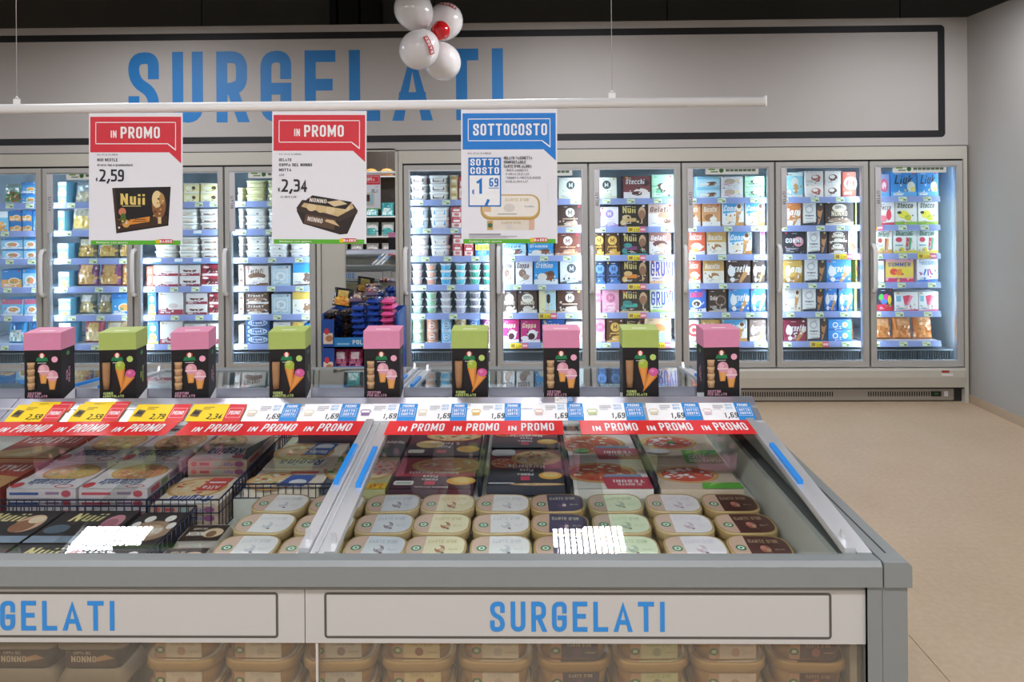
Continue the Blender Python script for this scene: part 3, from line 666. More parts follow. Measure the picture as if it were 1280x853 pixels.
def m_cup(w, h, d, base, els, lidc):
    m = MB(); r = w / 2
    m.rings([circ(0, r, r * .68, 0, 14), circ(0, r, r * .88, h * .84, 14)], [base])
    m.rings([circ(0, r, r, h * .82, 14), circ(0, r, r, h * .97, 14), circ(0, r, r * .9, h, 14)], [lidc])
    def cm(x, y, dd):
        a = (x - .5) * 1.9; rr = r * (.68 + .2 * y / .84) + dd + .0006
        return Vector((rr * math.sin(a), r - rr * math.cos(a), y * h))
    p = Print(m, (0, 0, 0), (1, 0, 0), (0, 0, 1), 1, 1, fmap=cm)
    for i in range(6): x0 = i / 6; p.L = 0; p.P([(x0, .1), (x0 + 1 / 6, .1), (x0 + 1 / 6, .74), (x0, .74)], els)
    p.draw([('R', .3, .3, .4, .1, 'ffffff'), ('R', .36, .5, .28, .12, 'ffffff')])
    return m
def m_can(w, h, d, base, els, lidc):
    m = MB(); r = w / 2
    m.rings([circ(0, r, r * .94, 0, 16), circ(0, r, r * .96, h * .1, 16), circ(0, r, r * .98, h * .86, 16), circ(0, r, r, h * .87, 16), circ(0, r, r, h, 16)], [base, els, lidc, lidc])
    def cm(x, y, dd):
        a = (x - .5) * 2; rr = r * .98 + dd + .0006
        return Vector((rr * math.sin(a), r - rr * math.cos(a), y * h))
    Print(m, (0, 0, 0), (1, 0, 0), (0, 0, 1), 1, 1, fmap=cm).draw([('E', .5, .5, .26, .28, 'f4f2ec'), ('E', .5, .5, .2, .21, els), ('R', .36, .44, .28, .12, 'f4f2ec')])
    return m
def m_bag(w, h, d, colf, seed=1):                    # pillow pouch standing, slightly leaning back; colf(u,v)->colour
    m = MB(); rr = random.Random(seed); nx, nz = 9, 10; V = [[], []]
    for sgn in (0, 1):
        for j in range(nz + 1):
            row = []
            for i in range(nx + 1):
                u, v = i / nx, j / nz; e = (max(0, 1 - (2 * u - 1) ** 4) ** .5) * (max(0, 1 - (2 * v - 1) ** 6) ** .6)
                z = v * h; x = (u - .5) * w * (1 - .05 * (1 - (2 * v - 1) ** 2)); y = d / 2 + (1 if sgn else -1) * (d / 2 * e + .002) + (rr.uniform(-.12, .12) * d * e)
                row.append((x, y + .12 * v * h, z))
            V[sgn].append(row)
    for sgn in (0, 1):
        for j in range(nz):
            for i in range(nx):
                q = [V[sgn][j][i], V[sgn][j][i + 1], V[sgn][j + 1][i + 1], V[sgn][j + 1][i]]
                m.face(q if sgn == 0 else q[::-1], colf((i + .5) / nx, (j + .5) / nz), 0, True)
    return m
def bagc(base, food, top, f2=None, lab=None):
    rr = random.Random(base + food)
    def f(u, v):
        if v > .88 or v < .06: return base
        if v > .62: return top if .2 < u < .8 else base
        if (u - .5) ** 2 / .2 + (v - .34) ** 2 / .09 < 1: return rr.choice([food, f2 or food, food])
        return lab or base
    return f

# ------------------------------------------------------------------ print designs (fractions of the face)
def MG(base, ring, sw):                                # premium stick bars: round emblem over a bar
    return [('C', .5, .66, .2, ring), ('T', 'M', .5, .66, .2, base, {'wr': .6}), ('R', .2, .36, .6, .05, sw), ('P', [(.28, .04), (.8, .1), (.76, .3), (.35, .26)], sw)]
def CONE(base, name, col, s1='f0e2c8', w='c88a48'):
    return [('P', [(.05, .5), (.95, .62), (.95, 1), (.05, 1)], col), ('P', [(.62, .12), (.7, .08), (.9, .66), (.66, .74)], w), ('E', .78, .74, .14, .16, s1), ('E', .78, .8, .09, .09, '5a3320'), ('T', name, .34, .72, .24, 'ffffff', {'t': .155, 'slant': .2, 'fw': .56}), ('R', .05, .04, .55, .2, 'f6f6f4'), ('E', .34, .3, .2, .12, s1)]
def CORN(name='Cornetto', cap='2a66b8', w='c08850'):
    return [('P', [(0, 0), (1, 0), (1, .34), (0, .2)], cap), ('P', [(.5, .05), (.62, .02), (.98, .5), (.78, .62)], w), ('E', .88, .56, .11, .14, 'f2e8d8'), ('E', .22, .5, .16, .22, 'ffffff'), ('T', name, .5, .62, .3, 'ffffff', {'t': .17, 'slant': .25, 'fw': .9}), ('E', .25, .15, .1, .1, 'f2f2f2')]
def NU(c1, c2):
    return [('R', 0, .08, 1, .3, '2a1c16'), ('T', 'Nuii', .34, .77, .3, 'd8c070', {'t': .155, 'fw': .46}), ('E', .8, .62, .13, .28, 'c9a27c'), ('E', .8, .55, .12, .2, '8a5c44'), ('R', .78, .16, .04, .2, 'd8b888'), ('Q', .1, .24, .5, .16, .05, c1), ('E', .25, .44, .16, .1, c2), ('E', .12, .2, .1, .12, c2)]
def GR(c): return [('T', 'GRUVI', .5, .62, .6, '3a3f9c', {'t': .155, 'fw': .92}), ('P', [(.4, .22), (.5, .16), (.8, .72), (.66, .84)], c), ('R', 0, 0, 1, .12, c), ('R', .1, .2, .4, .06, '7a7fb8')]
def POP(c, cols, name=None):
    e = [('R', 0, .78, 1, .22, c)]
    for i, q in enumerate(cols): x = .56 + i * .12; e += [('P', [(x - .04, .16), (x + .05, .14), (x + .12, .6), (x, .66)], q), ('R', x - .01, .06, .03, .1, 'd8b888')]
    if name: e += [('T', name, .45, .8, .2, '2a6a4a' if c != 'ffffff' else '3a78a8', {'fw': .7, 'slant': .15})]
    return e + [('R', .08, .3, .34, .06, '7aa8b8'), ('E', .24, .55, .14, .1, cols[0]), ('E', .36, .16, .12, .1, 'd8c840')]
def GEN(name, tc, blobs, band=None, fw=.7):
    e = ([('R', 0, band[0], 1, band[1], band[2])] if band else [])
    e += [('E', x, y, a, b, c) for x, y, a, b, c in blobs]
    if name: e.append(('T', name, .42, .76, .22, tc, {'fw': fw, 't': .155, 'slant': .12}))
    return e + [('R', .08, .08, .4, .06, 'ffffff'), ('R', .08, .17, .25, .04, 'e8e8e8')]
BIS = [(.62, .34, .24, .18, '7a4a30'), (.34, .3, .2, .15, 'f0e8dc'), (.7, .44, .14, .1, '5a3020')]
FISH = [(.62, .36, .3, .2, 'f0e8d0'), (.62, .36, .24, .15, 'd89048'), (.5, .3, .1, .06, '6a9a40')]
D = {  # key: (kind, description, base, elements, extra)
 'tubchoc': ('tub', 'white tub with dark brown band', 'ece8e4', [('R', 0, .3, 1, .6, '4a3a3a'), ('E', .3, .6, .2, .2, '9a8a84'), ('E', .7, .5, .2, .2, 'b8aaa4')], 'f0f0f0'),
 'tubblue': ('tub', 'white tub with blue wave', 'eef2f6', [('P', [(0, .4), (.5, .7), (1, .3), (1, 1), (0, 1)], '3a9ad8'), ('E', .6, .35, .3, .25, 'f4e0d0')], 'f4f6f8'),
 'tubrose': ('tub', 'pale pink lidded tub', 'f2dcdc', [('R', .1, .2, .8, .5, 'f8eeee'), ('E', .6, .4, .2, .2, 'd8a8a8')], 'f6f0f0'),
 'tubnavy': ('tub', 'white tub with navy arch', 'eef0f4', [('E', .5, .6, .45, .5, '3a5a90'), ('E', .5, .4, .35, .35, 'e8dcd0')], 'f0f2f6'),
 'beigepk': ('box', 'small beige carton', 'd8c090', [('R', .1, .5, .8, .35, 'b09050'), ('E', .5, .3, .3, .2, 'f0e0c0')]),
 'redpk': ('box', 'small red and cream carton', 'c8404a', [('R', .08, .1, .84, .4, 'f2e4d8'), ('R', .2, .6, .6, .2, 'f8e8e0'), ('E', .5, .3, .25, .15, 'c86868')]),
 'bypk': ('box', 'small blue and yellow carton', '2d62b0', [('R', 0, .5, 1, .5, 'f0d840'), ('T', 'FLIP', .5, .7, .24, '2a6a30', {'fw': .8}), ('E', .4, .25, .3, .2, '58b0e0')]),
 'cupsal': ('cup', 'white cup with salmon label', 'f2f2f0', 'eca890', 'f4f4f4'), 'cuppink': ('cup', 'white cup with pale pink label', 'f2f2f0', 'eebcb8', 'f4f4f4'),
 'cupblu': ('cup', 'white cup with sky blue label', 'f0f4f6', '4aaede', 'f4f4f4'), 'cupcyan': ('cup', 'white cup with turquoise label', 'f0f4f6', '58c0d0', 'f4f4f4'),
 'cupgrn': ('cup', 'white cup with teal label', 'f0f4f2', '2f9a80', 'f4f4f4'), 'cuplime': ('cup', 'white cup with pale green label', 'f0f4f0', '9ad0a0', 'f4f4f4'),
 'cupmint': ('cup', 'white cup with mint label', 'f0f4f0', 'b8e0c4', 'f4f4f4'), 'cupgry': ('cup', 'white cup with silver grey label', 'eeeef0', 'b0a8b0', 'f0f0f2'),
 'cuplil': ('cup', 'white cup with lilac grey label', 'eeeef2', 'a8a4bc', 'f0f0f2'), 'cupdrk': ('cup', 'white cup with charcoal label', 'eceaec', '6a6470', 'f0f0f2'),
 'cangrn': ('can', 'pint pot with sage green label', 'd8e4d4', '9cc49c', 'c8dcc4'), 'cansal': ('can', 'pint pot with salmon label', 'e8c8b8', 'cc8468', 'e0b8a4'), 'canblu': ('can', 'pint pot with sky blue label', 'cce0f0', '7cb4dc', 'bcd8ec'),
 'canbrn': ('can', 'pint pot with tan label', 'e0d4c0', 'a88a5c', 'dcccb0'), 'canroy': ('can', 'pint pot with royal blue label', 'c4d4f0', '3a6ac0', 'a8c0e8'), 'canmag': ('can', 'pint pot with magenta label', 'e8c0d4', 'b03880', 'e0a0c4'),
 'mgwhite': ('box', 'white stick bar carton with round emblem', 'e4e8da', MG('e4e8da', '33383a', 'd0d4b8')), 'mgdark': ('box', 'dark brown stick bar carton with round emblem', '3a2620', MG('3a2620', 'e0d8d0', 'b89880')),
 'mgred': ('box', 'russet stick bar carton with round emblem', '6a3428', MG('6a3428', 'e6dcd4', 'd09a70')), 'mgalm': ('box', 'off white stick bar carton with grey emblem', 'e2e6e2', MG('e2e6e2', '404448', 'b8bcb4')),
 'mglil': ('box', 'white stick bar carton with lilac emblem', 'ece6f2', MG('ece6f2', '9a7ac0', 'd8cce8')), 'mgcone': ('box', 'brown and gold cone carton', '4a2c18', MG('4a2c18', 'e0b050', 'd8a040')),
 'mgnavy': ('box', 'navy and black stick bar carton', '1a2440', MG('1a2440', '5a88c8', '3a6ab0')), 'mgpink': ('box', 'rose pink stick bar carton', 'd890a8', MG('d890a8', 'b05a78', 'f0c0cc')),
 'mgmac': ('box', 'chocolate brown stick bar carton with nuts', '44281e', MG('44281e', 'e8e0d8', 'e0c8b0')),
 'coppab': ('box', 'pale blue dessert carton', 'a8d4ee', GEN('Coppa', '24508a', BIS, (.85, .15, '4a98d0'))), 'blubar': ('box', 'bright blue ice cream carton', '2a8ad4', GEN('Cremino', 'ffffff', BIS, (.0, .2, 'e8f0f8'))),
 'coppaw': ('box', 'white dessert carton with brown swirls', 'eeeaec', GEN('Coppa', '4a342c', [(.4, .45, .22, .16, '7a5a4a'), (.6, .3, .2, .12, 'a08878')])),
 'coppad': ('box', 'dark brown dessert carton', '3c2a24', [('E', .5, .66, .3, .2, 'e8e0d4'), ('T', 'COPPA', .5, .7, .14, '3c2a24', {'fw': .4}), ('T', 'NONNO', .5, .46, .18, 'e8d8c0', {'fw': .7}), ('E', .5, .18, .25, .14, 'd8ccc0')]),
 'popbl': ('box', 'pale blue and yellow carton with dark bar', 'b8dcea', [('R', 0, 0, .4, 1, 'ece2b0'), ('Q', .45, .42, .22, .42, .1, '3a2420'), ('R', .53, .24, .06, .18, 'd8b888')]),
 'magenta': ('box', 'magenta dessert carton', 'b02468', GEN('Coppa', 'f0d8b0', [(.6, .35, .25, .22, 'f4eef0'), (.55, .28, .18, .14, '3a2028'), (.2, .2, .2, .1, 'f0e0e8')])),
 'royal': ('box', 'royal blue dessert carton', '2a5cb4', GEN('Coppa', 'f0e0c0', [(.6, .35, .25, .2, 'f4f0ec'), (.55, .3, .15, .1, '5a3a2a')])),
 'stecdk': ('box', 'burgundy and white stick carton', '6a3034', GEN('Stecchi', 'f4f0ec', [(.65, .3, .28, .16, 'e8dcd4'), (.5, .24, .2, .1, '4a2020'), (.8, .7, .18, .14, '3a1c1c')], (0, .3, 'ece4e2'))),
 'mint': ('box', 'mint green ice cream carton', 'a8dcb8', GEN(None, '', [(.45, .45, .24, .2, '4a3428'), (.58, .5, .18, .14, 'd8f0dc'), (.3, .3, .12, .1, '6ab88a')], (.5, .05, '6ab88a'))),
 'nuii1': ('box', 'black stick bar carton with almond print', '1c1614', NU('c8a060', 'd8b888')), 'nuii2': ('box', 'black stick bar carton with purple berry print', '1c1614', NU('7a3a70', '3a8a8a')),
 'nuii3': ('box', 'black stick bar carton with orange print', '1c1614', NU('e07c2c', 'd8b070')), 'nuii4': ('box', 'black stick bar carton with teal print', '1c1614', NU('3aa89c', '2f7a78')), 'nuii5': ('box', 'black stick bar carton with caramel print', '1c1614', NU('b87838', '8a5a30')),
 'gelbr': ('box', 'white and brown almond stick carton', 'e4dad2', GEN('Gelati', '5a3c30', [(.65, .5, .26, .16, 'b08a6a'), (.45, .3, .2, .12, 'f4ece4'), (.75, .25, .16, .1, '6a4434')], (.6, .4, 'c8a898'))),
 'choc': ('box', 'white and cocoa stick carton', 'e6dedc', GEN('Gelati', 'ffffff', [(.5, .5, .34, .14, '5a3430'), (.6, .42, .2, .1, 'c8a088')], (.6, .4, 'a06a60'))),
 'gruv1': ('box', 'peach carton with purple block lettering', 'f0e0cc', GR('e8b080')), 'gruv2': ('box', 'lime carton with purple block lettering', 'e0ecc8', GR('a8d070')),
 'orwh': ('box', 'orange and white cup carton', 'eedccc', GEN(None, '', [(.5, .55, .3, .2, 'd88850'), (.7, .3, .2, .15, 'a8d0e8')], (.55, .45, 'f0c8a0'))),
 'snack': ('box', 'pale blue biscuit ice cream carton', 'b4dcee', GEN(None, '', BIS, (.75, .25, '7cc0e0'))), 'snackw': ('box', 'white biscuit carton with flowers', 'e6e4ea', GEN(None, '', [(.4, .55, .25, .25, 'b8a088'), (.25, .3, .12, .12, 'd890a8'), (.75, .6, .12, .12, 'f0d8a0')])),
 'bisor': ('box', 'caramel brown biscuit carton', 'c88a58', GEN('Biscotto', 'f6ece0', [(.4, .4, .28, .16, '8a5630'), (.6, .32, .2, .12, 'f2ead8')], (0, .22, 'f0ece6'))), 'bisgold': ('box', 'white and gold biscuit carton', 'e8e0d0', GEN('Biscotto', 'ffffff', [(.5, .34, .26, .13, '9a6a3a'), (.6, .26, .18, .09, 'f4ecd8')], (.55, .45, 'c89a50'))),
 'conob': ('box', 'white and sky blue cone carton', 'eaf0f4', CONE('eaf0f4', 'Cono', '3a9cd8')), 'conop': ('box', 'white and pink cone carton', 'f2e8ee', CONE('f2e8ee', 'Cono', 'd83a80')),
 'redor': ('box', 'red orange ice cream carton', 'dc5a3c', GEN('MUCCHI', 'f8e8d8', [(.5, .35, .34, .18, 'f0e0d0'), (.4, .2, .2, .1, 'f4c060')])), 'redblue': ('box', 'blue carton with red lettering', '2a5cc0', GEN('MUCCHI', 'f03a3a', [(.45, .38, .28, .18, 'f4f0ec'), (.45, .38, .2, .1, '3a2420')])),
 'corndk': ('box', 'dark brown cone carton', '38241e', CORN(cap='4a342c')), 'cornbl': ('box', 'light blue cone carton', '3a96dc', CORN()), 'cornwh': ('box', 'grey brown cone carton', '7a6258', CORN(cap='e8e0d8')), 'cornred': ('box', 'wine red cone carton', '6a1c30', CORN(cap='8a3040')),
 'dkcook': ('box', 'black brown cookie carton', '2e2420', [('C', .68, .5, .24, '8a7060'), ('C', .68, .5, .18, '3a2a22'), ('T', 'Sole', .3, .62, .2, 'e8e0d8', {'fw': .4}), ('R', .1, .2, .35, .08, 'b8a898')]), 'whring': ('box', 'white carton with red ring', 'eeecea', [('C', .5, .55, .3, 'd03a3a'), ('C', .5, .55, .2, 'f4f2f0'), ('C', .5, .55, .1, 'd03a3a')]),
 'aqcone': ('box', 'aqua carton with cone and bear shape', '8cd0e4', GEN(None, '', [(.55, .6, .2, .2, 'f0e8e0'), (.6, .36, .14, .2, 'c08850'), (.2, .2, .16, .12, 'ffffff')], (.85, .15, 'd8eef4'))), 'whred': ('box', 'white carton with red brown twirls', 'ece6e2', GEN(None, '', [(.6, .5, .26, .22, 'b8584a'), (.55, .55, .16, .12, 'f4ece6'), (.7, .3, .12, .1, '7a3428')])),
 'whbrn': ('box', 'white carton with brown twirls', 'e8e2de', GEN(None, '', [(.5, .5, .28, .24, '5a3c34'), (.45, .55, .18, .14, 'f0e8e2')])), 'redbig': ('box', 'brick red ice cream carton', 'b85440', [('C', .6, .55, .26, 'f4ece8'), ('C', .6, .55, .17, 'b85440'), ('T', 'C', .6, .56, .3, 'f4ece8', {'t': .155}), ('R', .1, .1, .6, .12, 'd89a80')]),
 'orgcup': ('box', 'orange brown cone carton', 'c8743c', CORN('Coni', 'f0e8e0')), 'whcone': ('box', 'white premium cone carton', 'e8e8e6', [('R', .62, 0, .38, 1, '24303e'), ('P', [(.72, .1), (.78, .08), (.96, .7), (.7, .78)], 'b87848'), ('E', .82, .76, .13, .12, '4a2c20'), ('E', .3, .72, .2, .18, 'b8bcc4'), ('E', .3, .72, .14, .11, 'e8e8e6'), ('R', .1, .42, .42, .06, '8a8e98'), ('R', .14, .3, .34, .04, 'a8acb4')]),
 'nonnow': ('box', 'wide dark dessert carton', '2e221e', [('E', .5, .7, .26, .16, 'd8ccb8'), ('T', 'COPPA', .5, .73, .12, '2e221e', {'fw': .3}), ('T', 'NONNO', .5, .48, .2, 'e0cfb0', {'fw': .56}), ('E', .5, .2, .4, .12, '8a705c')]), 'greeny': ('box', 'green and yellow fruit carton', 'b8d860', GEN(None, '', [(.5, .5, .3, .2, 'e85a5a'), (.5, .25, .3, .14, 'f4f0a0')])),
 'blkpink': ('box', 'black carton with pink ring', '26262c', [('C', .68, .55, .22, 'e08aa0'), ('C', .68, .55, .12, '26262c'), ('T', 'CORNI', .45, .6, .2, 'e8e8e8', {'fw': .7}), ('R', .1, .2, .6, .08, '8a8a94'), ('R', .1, .08, .4, .06, '6a6a74')]), 'sorb': ('box', 'white carton with fruit print', 'f2ece8', GEN('Sorbetti', 'd04a6a', [(.35, .35, .22, .16, 'f0c83a'), (.62, .3, .2, .16, 'd83a4a'), (.5, .2, .18, .1, '7ab848')])),
 'gold': ('box', 'gold cone carton', 'c8a04a', CORN('Coni', '9a7428')), 'whcno': ('box', 'white carton with tilted cone', 'ebe9e6', CONE('ebe9e6', 'Coni', 'c8c4c0')), 'cornwd': ('box', 'deep blue cone carton', '2a72c8', CORN(cap='1f4c98')), 'bluring': ('box', 'blue carton with white rings', '2f86d8', [('C', .3, .5, .26, 'f0f4f8'), ('C', .3, .5, .16, '2f86d8'), ('C', .72, .5, .26, 'f0f4f8'), ('C', .72, .5, .16, 'c89060'), ('R', 0, 0, 1, .15, '1f5cac')]),
 'yelred': ('box', 'yellow and red fruit carton', 'f0c030', GEN(None, '', [(.5, .6, .4, .2, 'd83a3a'), (.5, .2, .4, .14, '3a8a4a')])),
 'liuk': ('box', 'blue lemon ice cream carton with white blossom', '2e86d6', [('T', 'Liuk', .46, .68, .34, '16243c', {'t': .155, 'slant': .2, 'fw': .66}), ('E', .78, .4, .16, .2, 'f4f2d8'), ('E', .85, .28, .1, .12, 'f0e070'), ('R', 0, 0, 1, .2, '5aa8e4'), ('R', .1, .06, .4, .08, 'f0f4f8')]), 'pinkfl': ('box', 'pink blossom ice cream carton', '8a9ad0', [('E', .6, .5, .3, .3, 'd85a7a'), ('E', .6, .5, .16, .16, 'f4d8e0'), ('R', 0, 0, 1, .2, '5aa8e4')]),
 'stecl': ('box', 'white and lemon ice lolly carton', 'eef2e6', [('T', 'Stecco', .45, .78, .2, '34483a', {'fw': .7, 'slant': .15}), ('E', .4, .42, .24, .16, 'e8d83a'), ('E', .6, .3, .18, .12, 'd0c830'), ('P', [(.72, .2), (.84, .18), (.92, .66), (.78, .7)], 'f6f6f0'), ('R', 0, 0, 1, .14, '8ab83a'), ('E', .2, .5, .1, .06, '2a3a2a')]), 'stecr': ('box', 'white and red ice lolly carton', 'f2ebe8', [('T', 'Stecco', .45, .78, .2, '48342e', {'fw': .7, 'slant': .15}), ('E', .7, .46, .14, .24, 'd83a4a'), ('E', .4, .3, .2, .14, 'e87a8a')]),
 'ghia': ('box', 'white carton with red and green lollies', 'e8f0ec', POP('cfe6e0', ['c8384a', '4a9a6a'], 'Ghiaccioli')), 'sorp': ('box', 'white carton with pink and brown lollies', 'f2ece6', POP('f4e4e0', ['a84a3a', 'e8a050'], 'Sorbetti')),
 'summer': ('box', 'pink and yellow fruit carton', 'f0a8b8', [('R', 0, .2, 1, .6, 'f2cc58'), ('T', 'SUMMER', .5, .7, .16, '3a4a9a', {'fw': .8}), ('E', .3, .42, .14, .13, 'e84a3a'), ('E', .5, .4, .14, .13, 'f08a30'), ('E', .72, .42, .14, .13, 'e8d83a'), ('R', .1, .06, .7, .1, 'd83a6a')]), 'whpop': ('box', 'white carton with ring of blue lollies', 'eceef0', [('T', 'Velissimo', .5, .78, .18, '6a9ab8', {'fw': .8}), ('P', [(.3, .3), (.36, .26), (.46, .5), (.38, .54)], '3a6ac0'), ('P', [(.5, .26), (.57, .26), (.55, .52), (.49, .52)], '8a4ab0'), ('P', [(.66, .3), (.73, .33), (.6, .56), (.56, .5)], 'd84a6a')]),
 'plainw': ('box', 'narrow plain white carton', 'eceae8', [('R', .1, .6, .8, .2, '8ab0c8')]), 'kids': ('box', 'red and dark kids lolly carton', '2a2a3a', [('R', 0, 0, 1, .3, 'd02a3a'), ('E', .3, .6, .2, .16, '4ab848'), ('E', .6, .6, .2, .16, 'd83aa0'), ('E', .45, .42, .2, .12, '3a8ad8'), ('E', .8, .5, .12, .2, 'f0d030')]),
 'pinkpop': ('box', 'white carton with pink fan lolly', 'eef0f2', [('P', [(.42, .3), (.58, .3), (.78, .78), (.56, .84), (.34, .78)], 'd83a5a'), ('P', [(.5, .3), (.58, .3), (.78, .78), (.66, .82)], 'e88aa0'), ('R', .48, .12, .05, .18, 'd8b888'), ('R', .06, .5, .2, .3, '7ab8d8'), ('R', .06, .1, .3, .06, 'a8b8c8')]),
 'fish1': ('box', 'blue fish fillet carton', '3a8cc8', GEN(None, '', FISH, (.75, .25, '2a6ab0'))), 'fish2': ('box', 'blue and orange fish carton', '2a70b4', GEN(None, '', FISH, (0, .45, 'e8a050'))), 'fish3': ('box', 'pale blue seafood plate carton', '8cc4e4', GEN(None, '', [(.5, .4, .34, .28, 'f0f2f0'), (.5, .4, .24, .18, 'd87a5a'), (.42, .44, .1, .08, '7aa848')], (.8, .2, '2a78c0'))), 'vegor': ('box', 'small blue and orange vegetable carton', '6ab4d8', GEN(None, '', [(.5, .3, .34, .2, 'e8a048')], (.7, .3, 'e8ecf0'))),
 'fish4': ('box', 'light blue carton with white plate', '5aaedc', GEN(None, '', [(.55, .36, .34, .24, 'f4f4f0'), (.55, .38, .24, .13, 'c8803a')], (.7, .3, 'b85a78'))),
 'yelbox': ('box', 'pale yellow dessert carton', 'eee2a0', GEN(None, '', [(.65, .5, .12, .2, '4a3424'), (.3, .5, .2, .16, 'f8f4dc')], (.78, .22, 'd8d0b0'))), 'creamtub': ('tub', 'white tub with cream label', 'eeeae2', [('R', .06, .2, .88, .6, 'e0d4bc'), ('E', .6, .5, .2, .24, 'c8a878')], 'f2f0ea'), 'brntub': ('tub', 'white tub with brown label', 'e8e2dc', [('R', .06, .15, .88, .7, '6a4a3c'), ('E', .6, .5, .2, .24, 'd8c0a0')], 'f0ece8'),
 'whitetub': ('tub', 'plain white tub with dark arrow mark', 'eeeeec', [('R', .1, .2, .8, .55, 'f6f4f0'), ('P', [(.6, .2), (.85, .2), (.74, .75)], '5a4a44'), ('E', .3, .5, .2, .2, 'd8d0c8')], 'f2f0e8'), 'yeltub': ('tub', 'pale yellow tub', 'ece8b0', [('R', .1, .2, .8, .55, 'f4f0cc'), ('E', .6, .5, .2, .2, 'd0c060')], 'eae4a8'), 'viotub': ('tub', 'white tub with violet mark', 'eeecee', [('R', .1, .2, .8, .55, 'f6f2f4'), ('E', .65, .45, .16, .26, 'a070b0')], 'f2f0ea'),
 'whcake': ('box', 'white and red cake carton', 'ece8e6', GEN(None, '', [(.5, .45, .3, .22, 'f8f6f4'), (.6, .4, .2, .12, 'd8c8c0')], (.0, .24, '9a2a3a'))), 'whcake2': ('box', 'white and red cake carton with chocolate slice', 'e8e2e0', GEN(None, '', [(.5, .5, .34, .16, '5a3a34'), (.5, .6, .3, .06, 'f0e8e0')], (.0, .24, '8a2434'))), 'redch': ('box', 'crimson carton with chocolate cherries', '8a2030', GEN(None, '', [(.4, .5, .2, .24, '4a1c1c'), (.75, .5, .18, .22, '5a2424'), (.2, .8, .16, .1, 'f0e8e8')], (0, .2, 'ece8e6'))),
 'bybag': ('box', 'blue and yellow snack carton', '2a70b8', GEN(None, '', [(.5, .3, .36, .2, 'e8b040'), (.5, .7, .3, .14, 'f0e8d0')])), 'brcake': ('box', 'brown and white log cake carton', 'd8ccc4', GEN('Tartufi', '4a3028', [(.5, .5, .4, .16, '6a4a3a'), (.55, .36, .3, .08, 'f0e8e0')])), 'dkcake': ('box', 'dark chocolate dessert carton', '4a342e', GEN('Tronky', 'f0e4d4', [(.5, .45, .4, .14, '8a6450'), (.4, .2, .3, .1, 'd8c4b0')])), 'lace': ('box', 'silver blue carton with lace square', 'bcd4e2', [('F', .14, .16, .72, .66, .006, 'ffffff'), ('E', .5, .48, .26, .22, 'eef4f8'), ('E', .5, .48, .16, .12, 'a8c4d4')]),
 'bluwh': ('box', 'sky blue and white dessert carton', 'e6eef2', GEN(None, '', [(.65, .35, .2, .2, '6a4a38'), (.35, .4, .2, .16, 'f8f8f6')], (.55, .45, '3a9ad8'))), 'goldwh': ('box', 'white dessert carton with gold top', 'ece8e0', GEN(None, '', [(.65, .3, .2, .16, '7a5a40'), (.35, .35, .2, .16, 'f8f6f2')], (.6, .4, 'd8b450'))), 'oreo': ('box', 'navy blue cookie dessert carton', '24487e', [('E', .5, .5, .42, .4, 'b8d0e8'), ('E', .5, .5, .34, .3, '2a5698'), ('T', 'tronky', .5, .52, .3, 'f4f8fc', {'fw': .6, 't': .155}), ('R', 0, .0, 1, .1, '182e54')]),
}
BAGS = {
 'bggrn': ('clear bag of green vegetables', bagc('a8b0a0', '5a8a4a', '8aa89c', 'a86a4a')), 'bgblue': ('blue and white seafood pouch', bagc('3a94d0', 'e8ecec', '2a70b8', '8ab0a0')), 'bgclr': ('clear bag of grey dumplings', bagc('b4b8b4', 'c8b898', '9aa8ac', '8a8a80')),
 'bgfry': ('white bag of yellow fries', bagc('dcdcd8', 'd8b45a', 'b0a890', 'e0c070', 'ecebe4')), 'bgfry2': ('dark olive bag of potato wedges', bagc('5a5a50', 'c8a050', 'd8d0b0', 'a88038', '6a6450')), 'bgpur': ('purple bag of potato specialities', bagc('6a3a5c', 'c89a58', 'd0a060', 'b88848', '7a4068')), 'bgor': ('orange bag of croquettes', bagc('d8803a', 'e8b868', 'f0d8b0', 'c87030')),
 'bggry': ('grey green bag of rustic potatoes', bagc('8a9488', 'c8b078', 'e0dcd0', 'b09860', '5a7068')), 'bgred': ('red and cream bag of potato bites', bagc('a8384a', 'e0c088', 'd8b068', 'e8d0a0', '8a2a48')), 'bgtan': ('tan bag of bread rolls', bagc('b89a70', 'd8b880', 'e8dcc0', 'c8a060')), 'bgorange': ('glossy orange bag', bagc('d0783a', 'd88a48', 'e0a068', 'c86a2c', 'd4803e')),
}
DOORP = {'R6': 'door by right wall', 'R5': 'second door from right wall', 'R4': 'third door from right wall', 'R3': 'fourth door from right wall', 'R2': 'fifth door from right wall', 'R1': 'first door right of mirror', 'L4': 'first door left of mirror', 'L3': 'second door left of mirror', 'L2': 'third door left of mirror', 'L1': 'fourth door left of mirror'}
SHP = ['top', 'second', 'third', 'fourth', 'fifth', 'lowest']
ORD = {1: [''], 2: ['left', 'right'], 3: ['left', 'middle', 'right'], 4: ['leftmost', 'second', 'third', 'rightmost']}
VORD = {1: [''], 2: ['lower', 'upper'], 3: ['lowest', 'middle', 'uppermost'], 4: ['lowest', 'second', 'third', 'uppermost']}
_cache = {}
CATN = {'box': ('ice_cream_box', 'carton'), 'tub': ('ice_cream_tub', 'tub'), 'cup': ('dessert_cup', 'cup'), 'can': ('ice_cream_pot', 'pot'), 'bag': ('frozen_food_bag', 'bag')}
